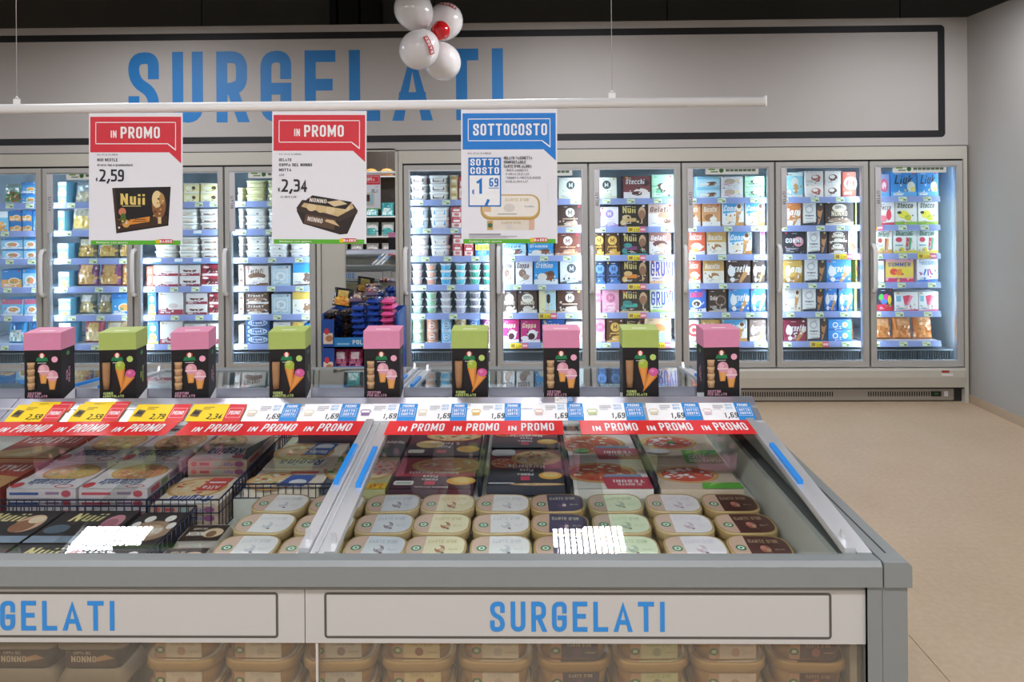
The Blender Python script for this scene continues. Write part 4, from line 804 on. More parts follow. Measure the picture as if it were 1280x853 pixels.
def busy(key, base, els):                              # small print, crumbs and marks that fill real packs
    rr = random.Random(key); lum = sum(lin(base)[:3]); hi = 'f4f2ee' if lum < 1.2 else '6a6670'; cs = [e_[-1] if isinstance(e_[-1], str) else e_[5] for e_ in els if e_[0] in 'EPRC'] or [hi]
    ex = [('P', [(0, 0), (1, 0), (1, rr.uniform(.1, .2)), (0, rr.uniform(.03, .12))], rr.choice(cs))]
    out = ex + list(els)
    for i in range(9):
        x, y = rr.random() * .84 + .08, rr.random() * .42 + .05; z = rr.uniform(.02, .055)
        out.append(('P', [(x - z, y - z * .6), (x + z * .8, y - z), (x + z, y + z * .7), (x - z * .3, y + z)], rr.choice(cs)))
    x = rr.choice((.06, .8)); out += [('E', x + .06, .93, .055, .045, rr.choice(['c8303a', 'f0f0f0', 'd8b048']))]
    for k in range(3): out.append(('R', .08 + rr.random() * .3, .9 - k * .045 if k < 1 else .06 + k * .05, rr.uniform(.12, .3), .018, hi))
    return out
def prod_mesh(key, w, h):
    k = (key, round(w, 2), round(h, 2))
    if k in _cache: return _cache[k]
    w, h = k[1], k[2]
    if key in BAGS: kind = 'bag'; m = m_bag(w, h, .07, BAGS[key][1], len(_cache)); mt = FILM
    else:
        kind = D[key][0]; base, els = D[key][2], D[key][3]
        if kind == 'box': m = m_box(w, h, .14, base, busy(key, base, els) if w > .06 else els); mt = CARD
        elif kind == 'tub': m = m_tub(w, h, .13, base, els, D[key][4]); mt = PLAST
        elif kind == 'cup': m = m_cup(w, h, w, base, els, D[key][4]); mt = PLAST
        else: m = m_can(w, h, w, base, els, D[key][4]); mt = PLAST
    me = m.mesh(CATN[kind][0], mt); _cache[k] = (kind, me)
    return _cache[k]
def stock(door, s, items):
    cols = {}
    for it in items: dsc = BAGS[it[0]][0] if it[0] in BAGS else D[it[0]][1]; cols.setdefault(dsc, []).append(it)
    for key, a, b, hp, *rest in items:
        n = rest[0] if rest else 1; dsc = BAGS[key][0] if key in BAGS else D[key][1]
        xa, xb = WX(a, YP), WX(b, YP)
        lo, hi = DOOR_X[door][0] + .031, DOOR_X[door][1] - .031
        if door == 'R6': hi -= .085
        xa = max(xa, lo); xb = min(xb, hi)
        h = min(hp * YP / FPX, (.228 if s < 5 else .23) / n) ; w = xb - xa - .004
        kind, me = prod_mesh(key, w, h); h = round(h, 2)
        sib = sorted(cols[dsc], key=lambda q: q[1]); hp_ = ORD[len(sib)][[id(q) for q in sib].index(id(next(q for q in items if q[0] == key and q[1] == a and q[2] == b)))]
        for i in range(n):
            pre = ' '.join(x for x in (VORD[n][i], hp_) if x)
            lab = f"{pre} {dsc}, {SHP[s]} shelf, {DOORP[door]}".strip()
            link(CATN[kind][0], me, None, ((xa + xb) / 2, YP + .004 + random.uniform(0, .012) + (.05 if kind == 'bag' else 0), ZS[s] + .0005 + i * h), (0, 0, random.uniform(-.02, .02)), lab, CATN[kind][1], f'products on the {SHP[s]} shelf, {DOORP[door]}')
B = [
 ('R1', 0, [('tubchoc', 512, 534, 11, 3), ('tubchoc', 536, 561, 11, 3), ('beigepk', 563, 573, 10, 3), ('redpk', 574, 582, 30), ('beigepk', 590, 602, 10, 3)]),
 ('R1', 1, [('tubblue', 512, 535, 14, 2), ('tubblue', 537, 562, 14, 2), ('redpk', 564, 578, 14, 2), ('beigepk', 582, 596, 14, 2), ('redpk', 598, 612, 14, 2)]),
 ('R1', 2, [('tubrose', 512, 535, 14, 2), ('tubnavy', 537, 562, 14, 2), ('redpk', 566, 578, 15, 2), ('redpk', 580, 592, 13, 2), ('bypk', 594, 614, 15, 2)]),
 ('R1', 3, [('cuppink', 512, 528, 9.6, 3), ('cupsal', 530, 546, 9.6, 3), ('cupblu', 548.5, 564.5, 9.6, 3), ('cupcyan', 567, 583, 9.6, 3), ('cupgrn', 585, 601, 9.6, 3), ('cupgrn', 602.5, 617, 9.6, 3)]),
 ('R1', 4, [('cupmint', 512, 528, 9.6, 3), ('cuplime', 530, 546, 9.6, 3), ('cupgry', 548.5, 564.5, 9.6, 3), ('cuplil', 567, 583, 9.6, 3), ('cupdrk', 585, 601, 9.6, 3), ('cupgry', 602.5, 617, 9.6, 3)]),
 ('R1', 5, [('cangrn', 513, 529, 15.3, 2), ('cansal', 531, 547, 15.3, 2), ('canblu', 549, 565, 15.3, 2), ('canbrn', 567, 582, 15.3, 2), ('canroy', 584, 599, 15.3, 2), ('canmag', 601, 616, 15.3, 2)]),
 ('R2', 0, [('redpk', 690, 697, 20), ('mgwhite', 699, 730, 27), ('mgwhite', 655, 686, 27)]), ('R2', 1, [('mgdark', 697, 730, 28), ('mgalm', 660, 690, 28)]),
 ('R2', 2, [('coppab', 627, 658, 17, 2), ('blubar', 660, 692, 17, 2), ('mgred', 694, 726, 29)]),
 ('R2', 3, [('coppaw', 627, 643, 31), ('coppaw', 644, 666, 31), ('blubar', 667, 698, 31), ('mgalm', 700, 729, 30)]),
 ('R2', 4, [('coppad', 627, 646, 29), ('coppad', 647, 671, 29), ('popbl', 673, 695, 29), ('mgmac', 696, 728, 29)]),
 ('R2', 5, [('magenta', 627, 648, 28), ('magenta', 650, 675, 28), ('royal', 677, 704, 28), ('whring', 707, 729, 26)]),
 ('R3', 0, [('mgwhite', 746, 772, 27), ('stecdk', 780, 814, 28), ('mint', 816, 845, 30)]),
 ('R3', 1, [('mgpink', 743, 750, 26), ('mglil', 751, 774, 26), ('nuii1', 775, 810, 28), ('gelbr', 811, 843, 28)]),
 ('R3', 2, [('mgcone', 743, 755, 28), ('mgcone', 756, 776, 28), ('nuii2', 777, 810, 29), ('choc', 812, 839, 28)]),
 ('R3', 3, [('mgnavy', 743, 757, 29), ('mgnavy', 758, 776, 29), ('nuii3', 777, 810, 30), ('gruv1', 812, 844, 30)]),
 ('R3', 4, [('mgpink', 743, 751, 29), ('mgpink', 752, 774, 29), ('nuii4', 775, 811, 29), ('gruv2', 812, 844, 29)]),
 ('R3', 5, [('mgpink', 743, 756, 28), ('mgcone', 758, 779, 28), ('nuii5', 781, 803, 28), ('orwh', 805, 839, 30)]),
 ('R4', 0, [('snack', 872, 901, 14, 2), ('snackw', 902, 930, 14, 2), ('mint', 932, 963, 14, 2)]),
 ('R4', 1, [('bisor', 860, 877, 28), ('bisor', 878, 902, 28), ('conob', 903, 931, 31), ('conob', 933, 963, 31)]),
 ('R4', 2, [('redor', 861, 882, 28), ('bisgold', 884, 909, 28), ('conob', 911, 941, 30), ('conop', 951, 964, 30)]),
 ('R4', 3, [('redor', 861, 876, 28), ('bisgold', 879, 906, 28), ('corndk', 908, 939, 30), ('corndk', 941, 963, 30)]),
 ('R4', 4, [('redblue', 861, 883, 28), ('dkcook', 885, 909, 28), ('cornbl', 911, 937, 30), ('cornbl', 938, 963, 30)]),
 ('R4', 5, [('whring', 861, 873, 27), ('bisgold', 876, 900, 27), ('conob', 903, 934, 27), ('cornwh', 937, 962, 27)]),
 ('R5', 0, [('aqcone', 982, 1006, 32), ('whred', 1007, 1031, 16, 2), ('whbrn', 1032, 1053, 16, 2), ('redbig', 1054, 1077, 32)]),
 ('R5', 1, [('orgcup', 980, 1002, 29), ('whcone', 1005, 1031, 29), ('nonnow', 1033, 1068, 31), ('greeny', 1070, 1079, 31)]),
 ('R5', 2, [('blkpink', 980, 1008, 29), ('whcone', 1010, 1035, 29), ('coppad', 1037, 1060, 15, 2), ('sorb', 1061, 1079, 30)]),
 ('R5', 3, [('gold', 980, 1003, 29), ('whcone', 1006, 1033, 29), ('cornbl', 1034, 1065, 28), ('yelred', 1070, 1079, 30)]),
 ('R5', 4, [('whcno', 980, 1002, 30), ('whcone', 1003, 1030, 29), ('cornwd', 1031, 1047, 30), ('cornbl', 1048, 1066, 30), ('greeny', 1068, 1079, 28)]),
 ('R5', 5, [('cornred', 980, 1008, 27), ('whcone', 1009, 1034, 28), ('bluring', 1035, 1065, 14, 2), ('bgorange', 1066, 1080, 26)]),
 ('R6', 0, [('pinkfl', 1096, 1114, 29), ('liuk', 1115, 1147, 31), ('liuk', 1148, 1178, 31)]),
 ('R6', 1, [('stecr', 1096, 1119, 28), ('stecl', 1120, 1148, 31), ('stecl', 1149, 1178, 31)]),
 ('R6', 2, [('sorp', 1096, 1116, 30), ('ghia', 1117, 1147, 31), ('ghia', 1148, 1178, 31)]),
 ('R6', 3, [('plainw', 1096, 1106, 27), ('summer', 1108, 1143, 31), ('whpop', 1147, 1178, 31)]),
 ('R6', 4, [('kids', 1096, 1117, 28), ('pinkpop', 1119, 1148, 24), ('pinkpop', 1149, 1179, 24)]),
 ('R6', 5, [('bgorange', 1096, 1121, 29), ('bgorange', 1122, 1147, 29), ('bgorange', 1148, 1173, 30)]),
 ('L1', 0, [('bggrn', -4, 24, 25), ('fish1', 26, 46, 13, 2)]), ('L1', 1, [('vegor', -10, 10, 26), ('fish2', 11, 26, 13, 2), ('fish2', 27, 40, 13, 2), ('fish1', 41, 47, 26)]),
 ('L1', 2, [('fish3', 1, 28, 13, 2), ('fish3', 29, 47, 13, 2)]), ('L1', 3, [('fish2', 1, 26, 22), ('fish3', 27, 47, 22)]), ('L1', 4, [('fish4', 1, 28, 21), ('fish4', 29, 47, 21)]), ('L1', 5, [('bgblue', 0, 24, 28), ('bgblue', 25, 47, 28)]),
 ('L2', 0, [('vegor', 68, 83, 13, 2), ('bgclr', 85, 112, 26), ('bgclr', 114, 138, 26), ('bgclr', 140, 163, 26)]), ('L2', 1, [('vegor', 68, 80, 26), ('bgfry', 82, 110, 32), ('bgfry', 111, 137, 32), ('bgfry', 138, 163, 32)]),
 ('L2', 2, [('vegor', 68, 85, 20), ('bgfry2', 88, 114, 27), ('bgfry2', 115, 140, 27), ('bgfry2', 141, 164, 27)]), ('L2', 3, [('vegor', 68, 85, 20), ('bgpur', 87, 115, 30), ('bgpur', 116, 144, 30), ('bgor', 145, 164, 28)]),
 ('L2', 4, [('vegor', 68, 87, 10, 2), ('bggry', 89, 112, 27), ('bggry', 113, 136, 27), ('fish1', 138, 164, 27)]), ('L2', 5, [('vegor', 68, 87, 27), ('bgred', 96, 121, 28), ('bgtan', 124, 150, 28)]),
 ('L3', 0, [('yelbox', 184, 206, 12, 2), ('yelbox', 208, 228, 12, 2), ('yelbox', 229, 249, 12, 2), ('yelbox', 251, 276, 12, 2)]), ('L3', 1, [('creamtub', 186, 216, 9.3, 3), ('creamtub', 218, 245, 9.3, 3), ('brntub', 247, 276, 9.3, 3)]),
 ('L3', 2, [('creamtub', 190, 219, 9.3, 3), ('creamtub', 221, 246, 9.3, 3), ('brntub', 248, 276, 9.3, 3)]), ('L3', 3, [('redor', 181, 190, 26), ('whcake', 191, 222, 14, 2), ('whcake2', 224, 249, 14, 2), ('redch', 251, 277, 13, 2)]),
 ('L3', 4, [('bybag', 181, 194, 28), ('whcake', 196, 228, 28), ('whcake2', 231, 258, 14, 2), ('redch', 260, 277, 13, 2)]), ('L3', 5, [('bybag', 183, 197, 28), ('whcake', 199, 227, 28), ('whcake2', 229, 256, 26), ('whcake', 258, 277, 26)]),
 ('L4', 0, [('yeltub', 296, 304, 9.3, 2), ('yeltub', 305, 330, 9.3, 3), ('yeltub', 333, 360, 9.3, 3), ('viotub', 362, 388, 9.3, 3)]), ('L4', 1, [('brntub', 297, 304, 9.3, 3), ('whitetub', 305, 331, 9.3, 3), ('whitetub', 333, 358, 9.3, 3), ('viotub', 360, 386, 9.3, 3)]),
 ('L4', 2, [('brntub', 297, 304, 9.3, 3), ('whitetub', 305, 331, 9.3, 3), ('whitetub', 333, 358, 9.3, 3), ('viotub', 360, 386, 9.3, 3)]), ('L4', 3, [('brcake', 297, 304, 13, 2), ('brcake', 306, 335, 26), ('lace', 338, 362, 25), ('bluwh', 365, 392, 30)]),
 ('L4', 4, [('brcake', 297, 304, 13, 2), ('dkcake', 306, 335, 13.5, 2), ('lace', 338, 363, 26), ('goldwh', 365, 392, 31)]), ('L4', 5, [('orwh', 297, 304, 24), ('oreo', 306, 336, 10, 3), ('plainw', 340, 362, 27), ('goldwh', 364, 378, 27), ('blubar', 380, 392, 24)]),
]
for d_, s_, it_ in B: stock(d_, s_, it_)
LIFT[0] = 0.70
# ------------------------------------------------------------------ goods in the island freezer
TW, TD, TH = .166, .121, .086
FLAV = {  # label colour, lettering colour, scoop colour, wording
 'stracciatella': ('d9e2ee', 'aab4c0', '8a7a8a', 'white label with grey scoop'), 'cream': ('efe3b4', 'c8b87c', 'a0604a', 'pale yellow label'), 'milk': ('eceef2', 'c4c8ce', 'c8ccd8', 'plain white label'),
 'plum': ('4a4660', 'd0c8b0', '6a4a7a', 'dark violet label'), 'pistachio': ('d9efc0', 'b0c890', '9ab09a', 'pale green label'), 'rose': ('ece6f4', 'd4cce0', 'c8a8b8', 'pale lilac label'), 'cocoa': ('4e2c28', 'b89a78', 'a8604e', 'dark brown label'), 'biscuit': ('f2ece8', 'd8ccc4', 'c8a898', 'off white label with pink scoop'),
}
def tub_meshes(fl):
    lc, tc, sc_, _ = FLAV[fl]; m = MB(); r = .042; LIFT[0] = 1.0
    m.rings([rrect(0, 0, TW * .42, TD * .42, r * .9, 0), rrect(0, 0, TW * .455, TD * .455, r, TH * .72)], ['c4a676'])
    zc = TH * .02; LIFT[0] = .7 if fl not in ('cocoa', 'plum') else .9
    p = Print(m, (-TW * .30, -TD * .432, zc), (1, 0, 0), (0, -.06, 1), TW * .62, TH * .62)
    p.draw([('R', .22, .1, .78, .9, lc), ('R', 0, .1, .22, .9, 'c8a088'), ('C', .1, .5, .2, '2f7a4a'), ('C', .1, .5, .1, 'e0e8dc'), ('T', "CARTE D'OR", .6, .84, .18, tc, {'fw': .5}), ('E', .56, .45, .09, .24, sc_), ('R', .72, .4, .22, .06, tc)])
    body = m.mesh('tub_body', PLAST)
    m = MB(); z0, z1 = TH * .68, TH * .95
    m.rings([rrect(0, 0, TW * .485, TD * .485, r, z0), rrect(0, 0, TW * .5, TD * .5, r, z0 + .003), rrect(0, 0, TW * .5, TD * .5, r, z1), rrect(0, 0, TW * .49, TD * .49, r, TH), rrect(0, 0, TW * .47, TD * .46, r, TH - .001)], ['a88a52', 'b39560', 'bc9f68', 'a88a52'])
    w, d = TW * .93, TD * .91
    p = Print(m, (-w / 2, -d / 2, TH - .001), (1, 0, 0), (0, 1, 0), w, d)
    p.draw([('Q', 0, 0, 1, 1, .36, 'd0ab96'), ('Q', .30, 0, .70, 1, .36, lc, '0110'), ('C', .17, .42, .13, '2f7a4a'), ('C', .17, .42, .08, 'e4ece2'), ('C', .17, .42, .04, '2f7a4a'),
            ('T', "CARTE D'OR", .60, .74, .16, tc, {'fw': .5, 't': .13}), ('E', .58, .38, .09, .17, sc_), ('E', .55, .44, .05, .09, lc if fl != 'cocoa' else 'c88070'), ('E', .62, .33, .04, .08, tc), ('T', 'GELATO', .81, .36, .07, tc, {'fw': .15}), ('E', .64, .2, .03, .03, '6a4a4a')])
    return body, m.mesh('lid', PLAST)
TUBM = {k: tub_meshes(k) for k in FLAV}
def big_tub(fl, x, y, ztop, where, group, rz=0.0):
    t = thing('ice_cream_tub', f'gold rimmed tub with {FLAV[fl][3]}, {where}', 'tub', (x, y, ztop - TH), (0, 0, rz), group)
    link('tub_body', TUBM[fl][0], t); link('lid', TUBM[fl][1], t)
ROWY = [1.826, 1.956, 2.086]; ROWN = ['front', 'middle', 'back']
COLX = [-.405, -.240, -.070, .102, .277, .452, .627]; COLF = ['stracciatella', 'cream', 'milk', 'plum', 'pistachio', 'rose', 'cocoa']
for r, y in enumerate(ROWY):
    for c, x in enumerate(COLX):
        big_tub(COLF[c], x + random.uniform(-.004, .004), y, .7585, f'{ROWN[r]} row under right glass lids', 'ice cream tubs under the right lids', random.uniform(-.05, .05) + (.08 if c == 0 and r == 2 else 0))
for r, y in enumerate(ROWY):
    big_tub('milk', -.752, y, .7595, f'{ROWN[r]} row left of the lid divider', 'ice cream tubs under the left lids', -.06 if r else .0)
    big_tub('biscuit', -.578, y, .7585, f'{ROWN[r]} row under the lid divider', 'ice cream tubs under the left lids', .03)
# stacks behind the front window
WINF = ['biscuit', 'milk', 'stracciatella', 'cream', 'milk', 'plum', 'pistachio', 'rose', 'cocoa']
WINX = [WX(u, 1.575, 830) for u in (237, 333, 429, 525, 620, 716, 811, 906, 1004)]
WN = ['first gold', 'second gold', 'third gold', 'fourth gold', 'fifth gold', 'sixth gold', 'seventh gold', 'eighth gold', 'ninth gold']
for c, x in enumerate(WINX):
    for l in range(5):
        zt = .381 + (l + 1) * .0690
        if zt > .735: continue
        t = thing('ice_cream_tub', f'gold rimmed tub with {FLAV[WINF[c]][3]}, {["lowest", "second", "third", "fourth", "highest"][l]} of {WN[c]} window stack', 'tub', (x, 1.577, zt - .069), (0, 0, random.uniform(-.03, .03)), 'tubs stacked behind the front window')
        t.scale = (1.02, .98, .80); link('tub_body', TUBM[WINF[c]][0], t); link('lid', TUBM[WINF[c]][1], t)
# dark lidded coffee dessert tubs
def nonno_parts(w=.142, d=.118, h=.07):
    LIFT[0] = 1.0
    m = MB(); r = .02
    m.rings([rrect(0, 0, w * .42, d * .42, r, 0), rrect(0, 0, w * .46, d * .46, r, h * .6)], ['2e2622'])
    Print(m, (-w * .36, -d * .44, .004), (1, 0, 0), (0, -.04, 1), w * .72, h * .5).draw([('R', 0, 0, 1, 1, '4a3a30'), ('T', 'NONNO', .36, .45, .34, 'e8e0d4', {'fw': .5}), ('T', 'COPPA DEL', .34, .8, .16, 'd8ccb8', {'fw': .36}), ('P', [(.6, .3), (.98, .5), (.8, .7), (.62, .56)], 'c8a880')])
    b = m.mesh('tub_body', PLAST); m = MB()
    m.rings([rrect(0, 0, w * .5, d * .5, r, h * .58), rrect(0, 0, w * .5, d * .5, r, h * .68), rrect(0, 0, w * .42, d * .42, r, h)], ['a8a49c', '9a958c'])
    Print(m, (-w * .4, -d * .38, h), (1, 0, 0), (0, 1, 0), w * .8, d * .76).draw([('R', 0, 0, 1, 1, '3a2e2a'), ('E', .72, .5, .25, .3, 'd8c0a0'), ('T', 'NONNO', .36, .45, .26, 'f0e8dc', {'fw': .5}), ('T', 'COPPA DEL', .34, .75, .12, 'd8ccb8', {'fw': .36}), ('E', .7, .42, .12, .2, '8a6a50')])
    return b, m.mesh('lid', PLAST)
NB, NLD = nonno_parts(); LIFT[0] = .70
for i, (x, y) in enumerate(((-.918, 1.80), (-.918, 1.93))):
    t = thing('dessert_tub', ['front', 'rear'][i] + ' dark lidded coffee dessert tub beside the white tubs', 'tub', (x, y, .6725), (0, 0, .03), 'dark coffee dessert tubs'); link('tub_body', NB, t); link('lid', NLD, t)
for c, x in enumerate((WX(45, 1.575, 830), WX(130, 1.575, 830), WX(-40, 1.575, 830))):
    for l in range(4):
        t = thing('dessert_tub', f'dark coffee dessert tub, {["lowest", "second", "third", "highest"][l]} of {["second", "third", "first"][c]} dark stack behind front window', 'tub', (x, 1.577, .381 + l * .084), None, 'dark tubs stacked behind the front window')
        t.scale = (1.12, .95, 1.19); link('tub_body', NB, t); link('lid', NLD, t)
# flat cartons: pizza and ice cream, lying face up; most face the far side so their print is upside down
def flat(name, label, cat, x0, x1, y0, y1, ztop, h, base, top, front=None, side=None, group=None, sbase=None):
    w, d = x1 - x0, y1 - y0; m = MB(); m.box(0, w, 0, d, 0, h, sbase or base); m.face([(0, 0, h + .0002), (w, 0, h + .0002), (w, d, h + .0002), (0, d, h + .0002)], base)
    Print(m, (0, 0, h), (1, 0, 0), (0, 1, 0), w, d).draw(top)
    if front: Print(m, (0, 0, 0), (1, 0, 0), (0, 0, 1), w, h).draw(front)
    if side: Print(m, (w, 0, 0), (0, 1, 0), (0, 0, 1), d, h).draw(side)
    return m.build(name, CARD, None, (x0, y0, ztop - h), None, label=label, cat=cat, group=group)
REDT = ['c8452a', 'e8d0a8', 'b83020', 'f0e4cc', 'd86a3a']; WHT = ['e0b878', 'f4ecd8', 'c83a28', 'f8f2e4', '5a8a3a']; SAL = ['d8703a', 'b8403a', 'f0d0a0', 'c85048']
PB = 'frozen pizza boxes'
F = .77
sal_top = [('R', 0, .34, 1, .62, 'a02434'), ('Z', .62, .72, .46, .26, 3, SAL), ('U', 'Salamino Piccante', .48, .46, .075, 'f4ece8', {'fw': .62, 't': .155}), ('R', 0, 0, 1, .36, '2c1420'), ('U', 'Pizza', .45, .35, .08, 'f4ece8', {'fw': .18, 't': .155}), ('U', 'PRIMIA', .45, .26, .06, 'f4ece8', {'fw': .2}), ('R', .4, .11, .13, .1, 'd82a44'), ('E', .84, .22, .18, .12, 'e8a030'), ('E', .86, .24, .13, .08, 'f4c860'), ('Q', .03, .1, .24, .12, .03, 'e8e6e2'), ('R', .06, .14, .18, .03, '6a9a7a'), ('U', 'Salamino Piccante', .5, .03, .04, 'd8d0cc', {'fw': .4})]
flat('pizza_box', 'dark red salami pizza box directly behind the ice cream tubs', 'pizza box', -.433, -.165, 2.152, 2.42, F, .03, '2c1420', sal_top, group=PB)
flat('pizza_box', 'dark salami cheese pizza box below the price rail', 'pizza box', -.433, -.165, 2.432, 2.70, F, .03, '2c1420', [('R', 0, 0, 1, .5, '2c1420'), ('E', .84, .24, .16, .12, 'e8a030'), ('E', .3, .42, .2, .14, 'e0b868'), ('Q', .03, .1, .22, .12, .03, 'd8d6c8'), ('U', 'Pizza', .5, .32, .08, 'f4ece8', {'fw': .18}), ('U', 'S. Formaggi', .5, .44, .08, 'f4ece8', {'fw': .4}), ('R', .42, .1, .13, .1, 'd82a44'), ('Z', .6, .75, .4, .22, 4, WHT)], group=PB)
mar_top = [('R', 0, 0, 1, 1, '20222e'), ('R', 0, .35, 1, .62, '7a2430'), ('Z', .66, .74, .36, .22, 5, WHT), ('Q', .02, .78, .34, .2, .06, 'd0d4da'), ('Z', .2, .58, .18, .13, 6, REDT), ('U', 'Margherita', .52, .46, .09, 'f4f0ee', {'fw': .5, 't': .155}), ('R', 0, 0, 1, .4, '20222e'), ('U', 'Pizza', .52, .36, .07, 'f4f0ee', {'fw': .18}), ('U', 'PRIMIA', .5, .25, .055, 'f4f0ee', {'fw': .22}), ('R', .44, .1, .12, .1, 'd82a44'), ('E', .84, .22, .16, .1, 'e8a030'), ('E', .84, .24, .11, .07, 'f4c860')]
for i, (a, b) in enumerate(((1.99, 2.172), (2.178, 2.49), (2.496, 2.76))):
    flat('pizza_box', 'navy margherita pizza box, ' + ['nearest the tubs', 'middle of its column', 'farthest, below price rail'][i], 'pizza box', -.122, .124, max(a, 2.152 - .0) if i == 0 else a, b, F + (.012 if i == 0 else 0), .03, '20222e', mar_top if i else [('Z', .66, .5, .36, .5, 5, WHT), ('Q', .02, .5, .34, .4, .06, 'd0d4da')], group=PB)
mz_top = [('Z', .38, .56, .5, .36, 7, REDT), ('R', 0, 0, .4, .16, 'e8e4e0'), ('P', [(.42, 0), (1, 0), (1, .38), (.38, .38)], 'b02c3c'), ('U', 'TESORI', .72, .24, .09, 'f4e8e8', {'fw': .4}), ('U', 'DI GUSTO', .72, .13, .07, 'f4e8e8', {'fw': .3}), ('P', [(.4, .38), (.92, .38), (.9, .47), (.44, .47)], '6a86a8'), ('R', 0, .94, 1, .06, 'f0ece8')]
for i, (a, b) in enumerate(((2.152, 2.385), (2.392, 2.66))):
    flat('pizza_box', ['near', 'far'][i] + ' white and crimson pizza box with tomato pizza print', 'pizza box', .156, .406, a, b, F, .03, 'ebe6e2', mz_top + ([('E', .2, .3, .12, .08, '5aa04a')] if i else []), group=PB)
vv_top = [('Z', .42, .72, .4, .24, 8, ['c83a28', 'f4f0ea', 'f8f4f0', 'd8503a']), ('E', .45, .72, .06, .05, '4a8a3a'), ('P', [(.5, .04), (1, .04), (1, .44), (.52, .44)], '4aa82e'), ('P', [(.55, .3), (.8, .44), (.6, .44)], '8ad048'), ('P', [(.8, .25), (1, .4), (.9, .44)], '2a7a24'), ('U', 'BIO', .68, .22, .1, 'f0f8e8', {'fw': .22}), ('U', 'VIAVERDE', .76, .1, .085, 'f0f8e8', {'fw': .44}), ('U', 'Pizza Margherita', .26, .2, .05, '7a6a58', {'fw': .38}), ('E', .2, .4, .16, .08, 'd8d8dc')]
for i, (a, b) in enumerate(((2.152, 2.34), (2.347, 2.64))):
    flat('pizza_box', ['near', 'far'][i] + ' brown and green organic pizza box by the end wall', 'pizza box', .43, .69, a, b, F, .03, 'cbb49a', vv_top if i else [('Z', .42, .6, .4, .36, 8, ['c83a28', 'f4f0ea', 'f8f4f0', 'd8503a']), ('P', [(.5, 0), (1, 0), (1, .24), (.54, .24)], '4aa82e'), ('P', [(.6, .1), (.8, .24), (.66, .24)], '8ad048')], group=PB)
flat('pizza_box', 'vegetable pizza box with yellow price flash under the lid divider', 'pizza box', -.53, -.445, 2.152, 2.42, F, .03, 'b8b87a', [('Z', .3, .6, .8, .32, 9, ['e8d8a0', 'c84030', '5a9a3a', 'f0e8d0']), ('R', .2, 0, .8, .16, 'f0c020'), ('U', '2,49', .62, .08, .11, 'd02a2a', {'fw': .5})], group=PB)
flat('pizza_box', 'dark pizza box at the top end of the lid divider', 'pizza box', -.53, -.445, 2.43, 2.70, F, .03, '2a2a30', [('U', 'Verdure', .5, .5, .1, 'e0e0e0', {'fw': .8})], group=PB)
DIV = mat('well_divider', '262a38', .35)
for i, x in enumerate((-.145, .139, .417)):
    one('divider_plate', DIV, isl, b=[(x - .006, x + .006, 2.17, 2.75, .7387, .80)])
# left lids: wire baskets and their cartons
def basket(x0, x1, y0, y1, z0, z1, label):
    m = MB(); r = .0016; R2 = .0028
    for z in (z0, (z0 + z1) / 2 + .01): m.tube([(x0, y0, z), (x1, y0, z), (x1, y1, z), (x0, y1, z), (x0, y0, z)], r, seg=4)
    m.tube([(x0, y0, z1), (x1, y0, z1), (x1, y1, z1), (x0, y1, z1), (x0, y0, z1)], R2, seg=6)
    def row(a, b, n):
        for i in range(n + 1):
            p = Vector(a) + (Vector(b) - Vector(a)) * i / n; m.tube([(p.x, p.y, z0), (p.x, p.y, z1)], r, seg=4)
    s = .024
    row((x0, y0, 0), (x1, y0, 0), max(2, int((x1 - x0) / s))); row((x0, y1, 0), (x1, y1, 0), max(2, int((x1 - x0) / s)))
    row((x0, y0, 0), (x0, y1, 0), max(2, int((y1 - y0) / s))); row((x1, y0, 0), (x1, y1, 0), max(2, int((y1 - y0) / s)))
    for i in range(int((x1 - x0) / .04)): xx = x0 + (i + 1) * .04; m.tube([(xx, y0, z0), (xx, y1, z0)], r, seg=4) if xx < x1 else None
    m.build('wire_basket', WIREM, None, label=label, cat='basket', group='navy wire baskets')
basket(-1.89, -1.169, 2.085, 2.72, .674, .768, 'navy wire basket holding the white and red pizza boxes')
basket(-1.163, -.938, 2.07, 2.72, .674, .775, 'narrow navy wire basket holding the tall pizza box pile')
basket(-.932, -.548, 2.16, 2.72, .7405, .785, 'navy wire basket of pizza boxes behind the white tubs')
basket(-1.66, -.998, 1.66, 2.05, .674, .765, 'navy wire basket of black cartons at the front edge')
def stack(n, h, ztop, label, *a, **k):
    for i in range(n): flat('pizza_box', (['top', 'second', 'third', 'fourth', 'bottom'][i] + ' of ' if n > 1 else '') + label, 'pizza box', *a, ztop - i * (h + .0003), h - .0025, **k, group=PB)
rist = lambda c, s: [('Z', .55, .66, .42, .32, s, c), ('R', 0, 0, 1, .36, 'e6e6ec'), ('U', 'Ristorante', .5, .22, .2, '2f4a80', {'fw': .6, 't': .16, 'slant': .2}), ('R', .2, .32, .6, .03, '2f4a80'), ('E', .78, .08, .14, .06, 'c83a48'), ('E', .78, .08, .11, .045, 'f0e8ea'), ('E', .08, .12, .08, .1, 'd0303a'), ('R', 0, .96, 1, .04, 'd8d8e0')]
rf = lambda c: [('R', .04, .35, .42, .3, c), ('R', .56, .4, .2, .3, '8a6a8a'), ('E', .86, .5, .07, .38, 'b83a48')]
rs = [('R', .1, .2, .25, .6, 'c8485a'), ('R', .4, .2, .2, .6, '6a8a4a'), ('R', .66, .2, .28, .6, '8a6a8a')]
stack(4, .0305, .795, 'stack of blue marked white pizza boxes, front row', -1.62, -1.402, 2.10, 2.30, base='e6dfe0', sbase='d8c8cc', top=rist(['e0b058', 'd8c060', '8aa04a', 'f0e0b0'], 11), front=rf('2f4a90'), side=rs)
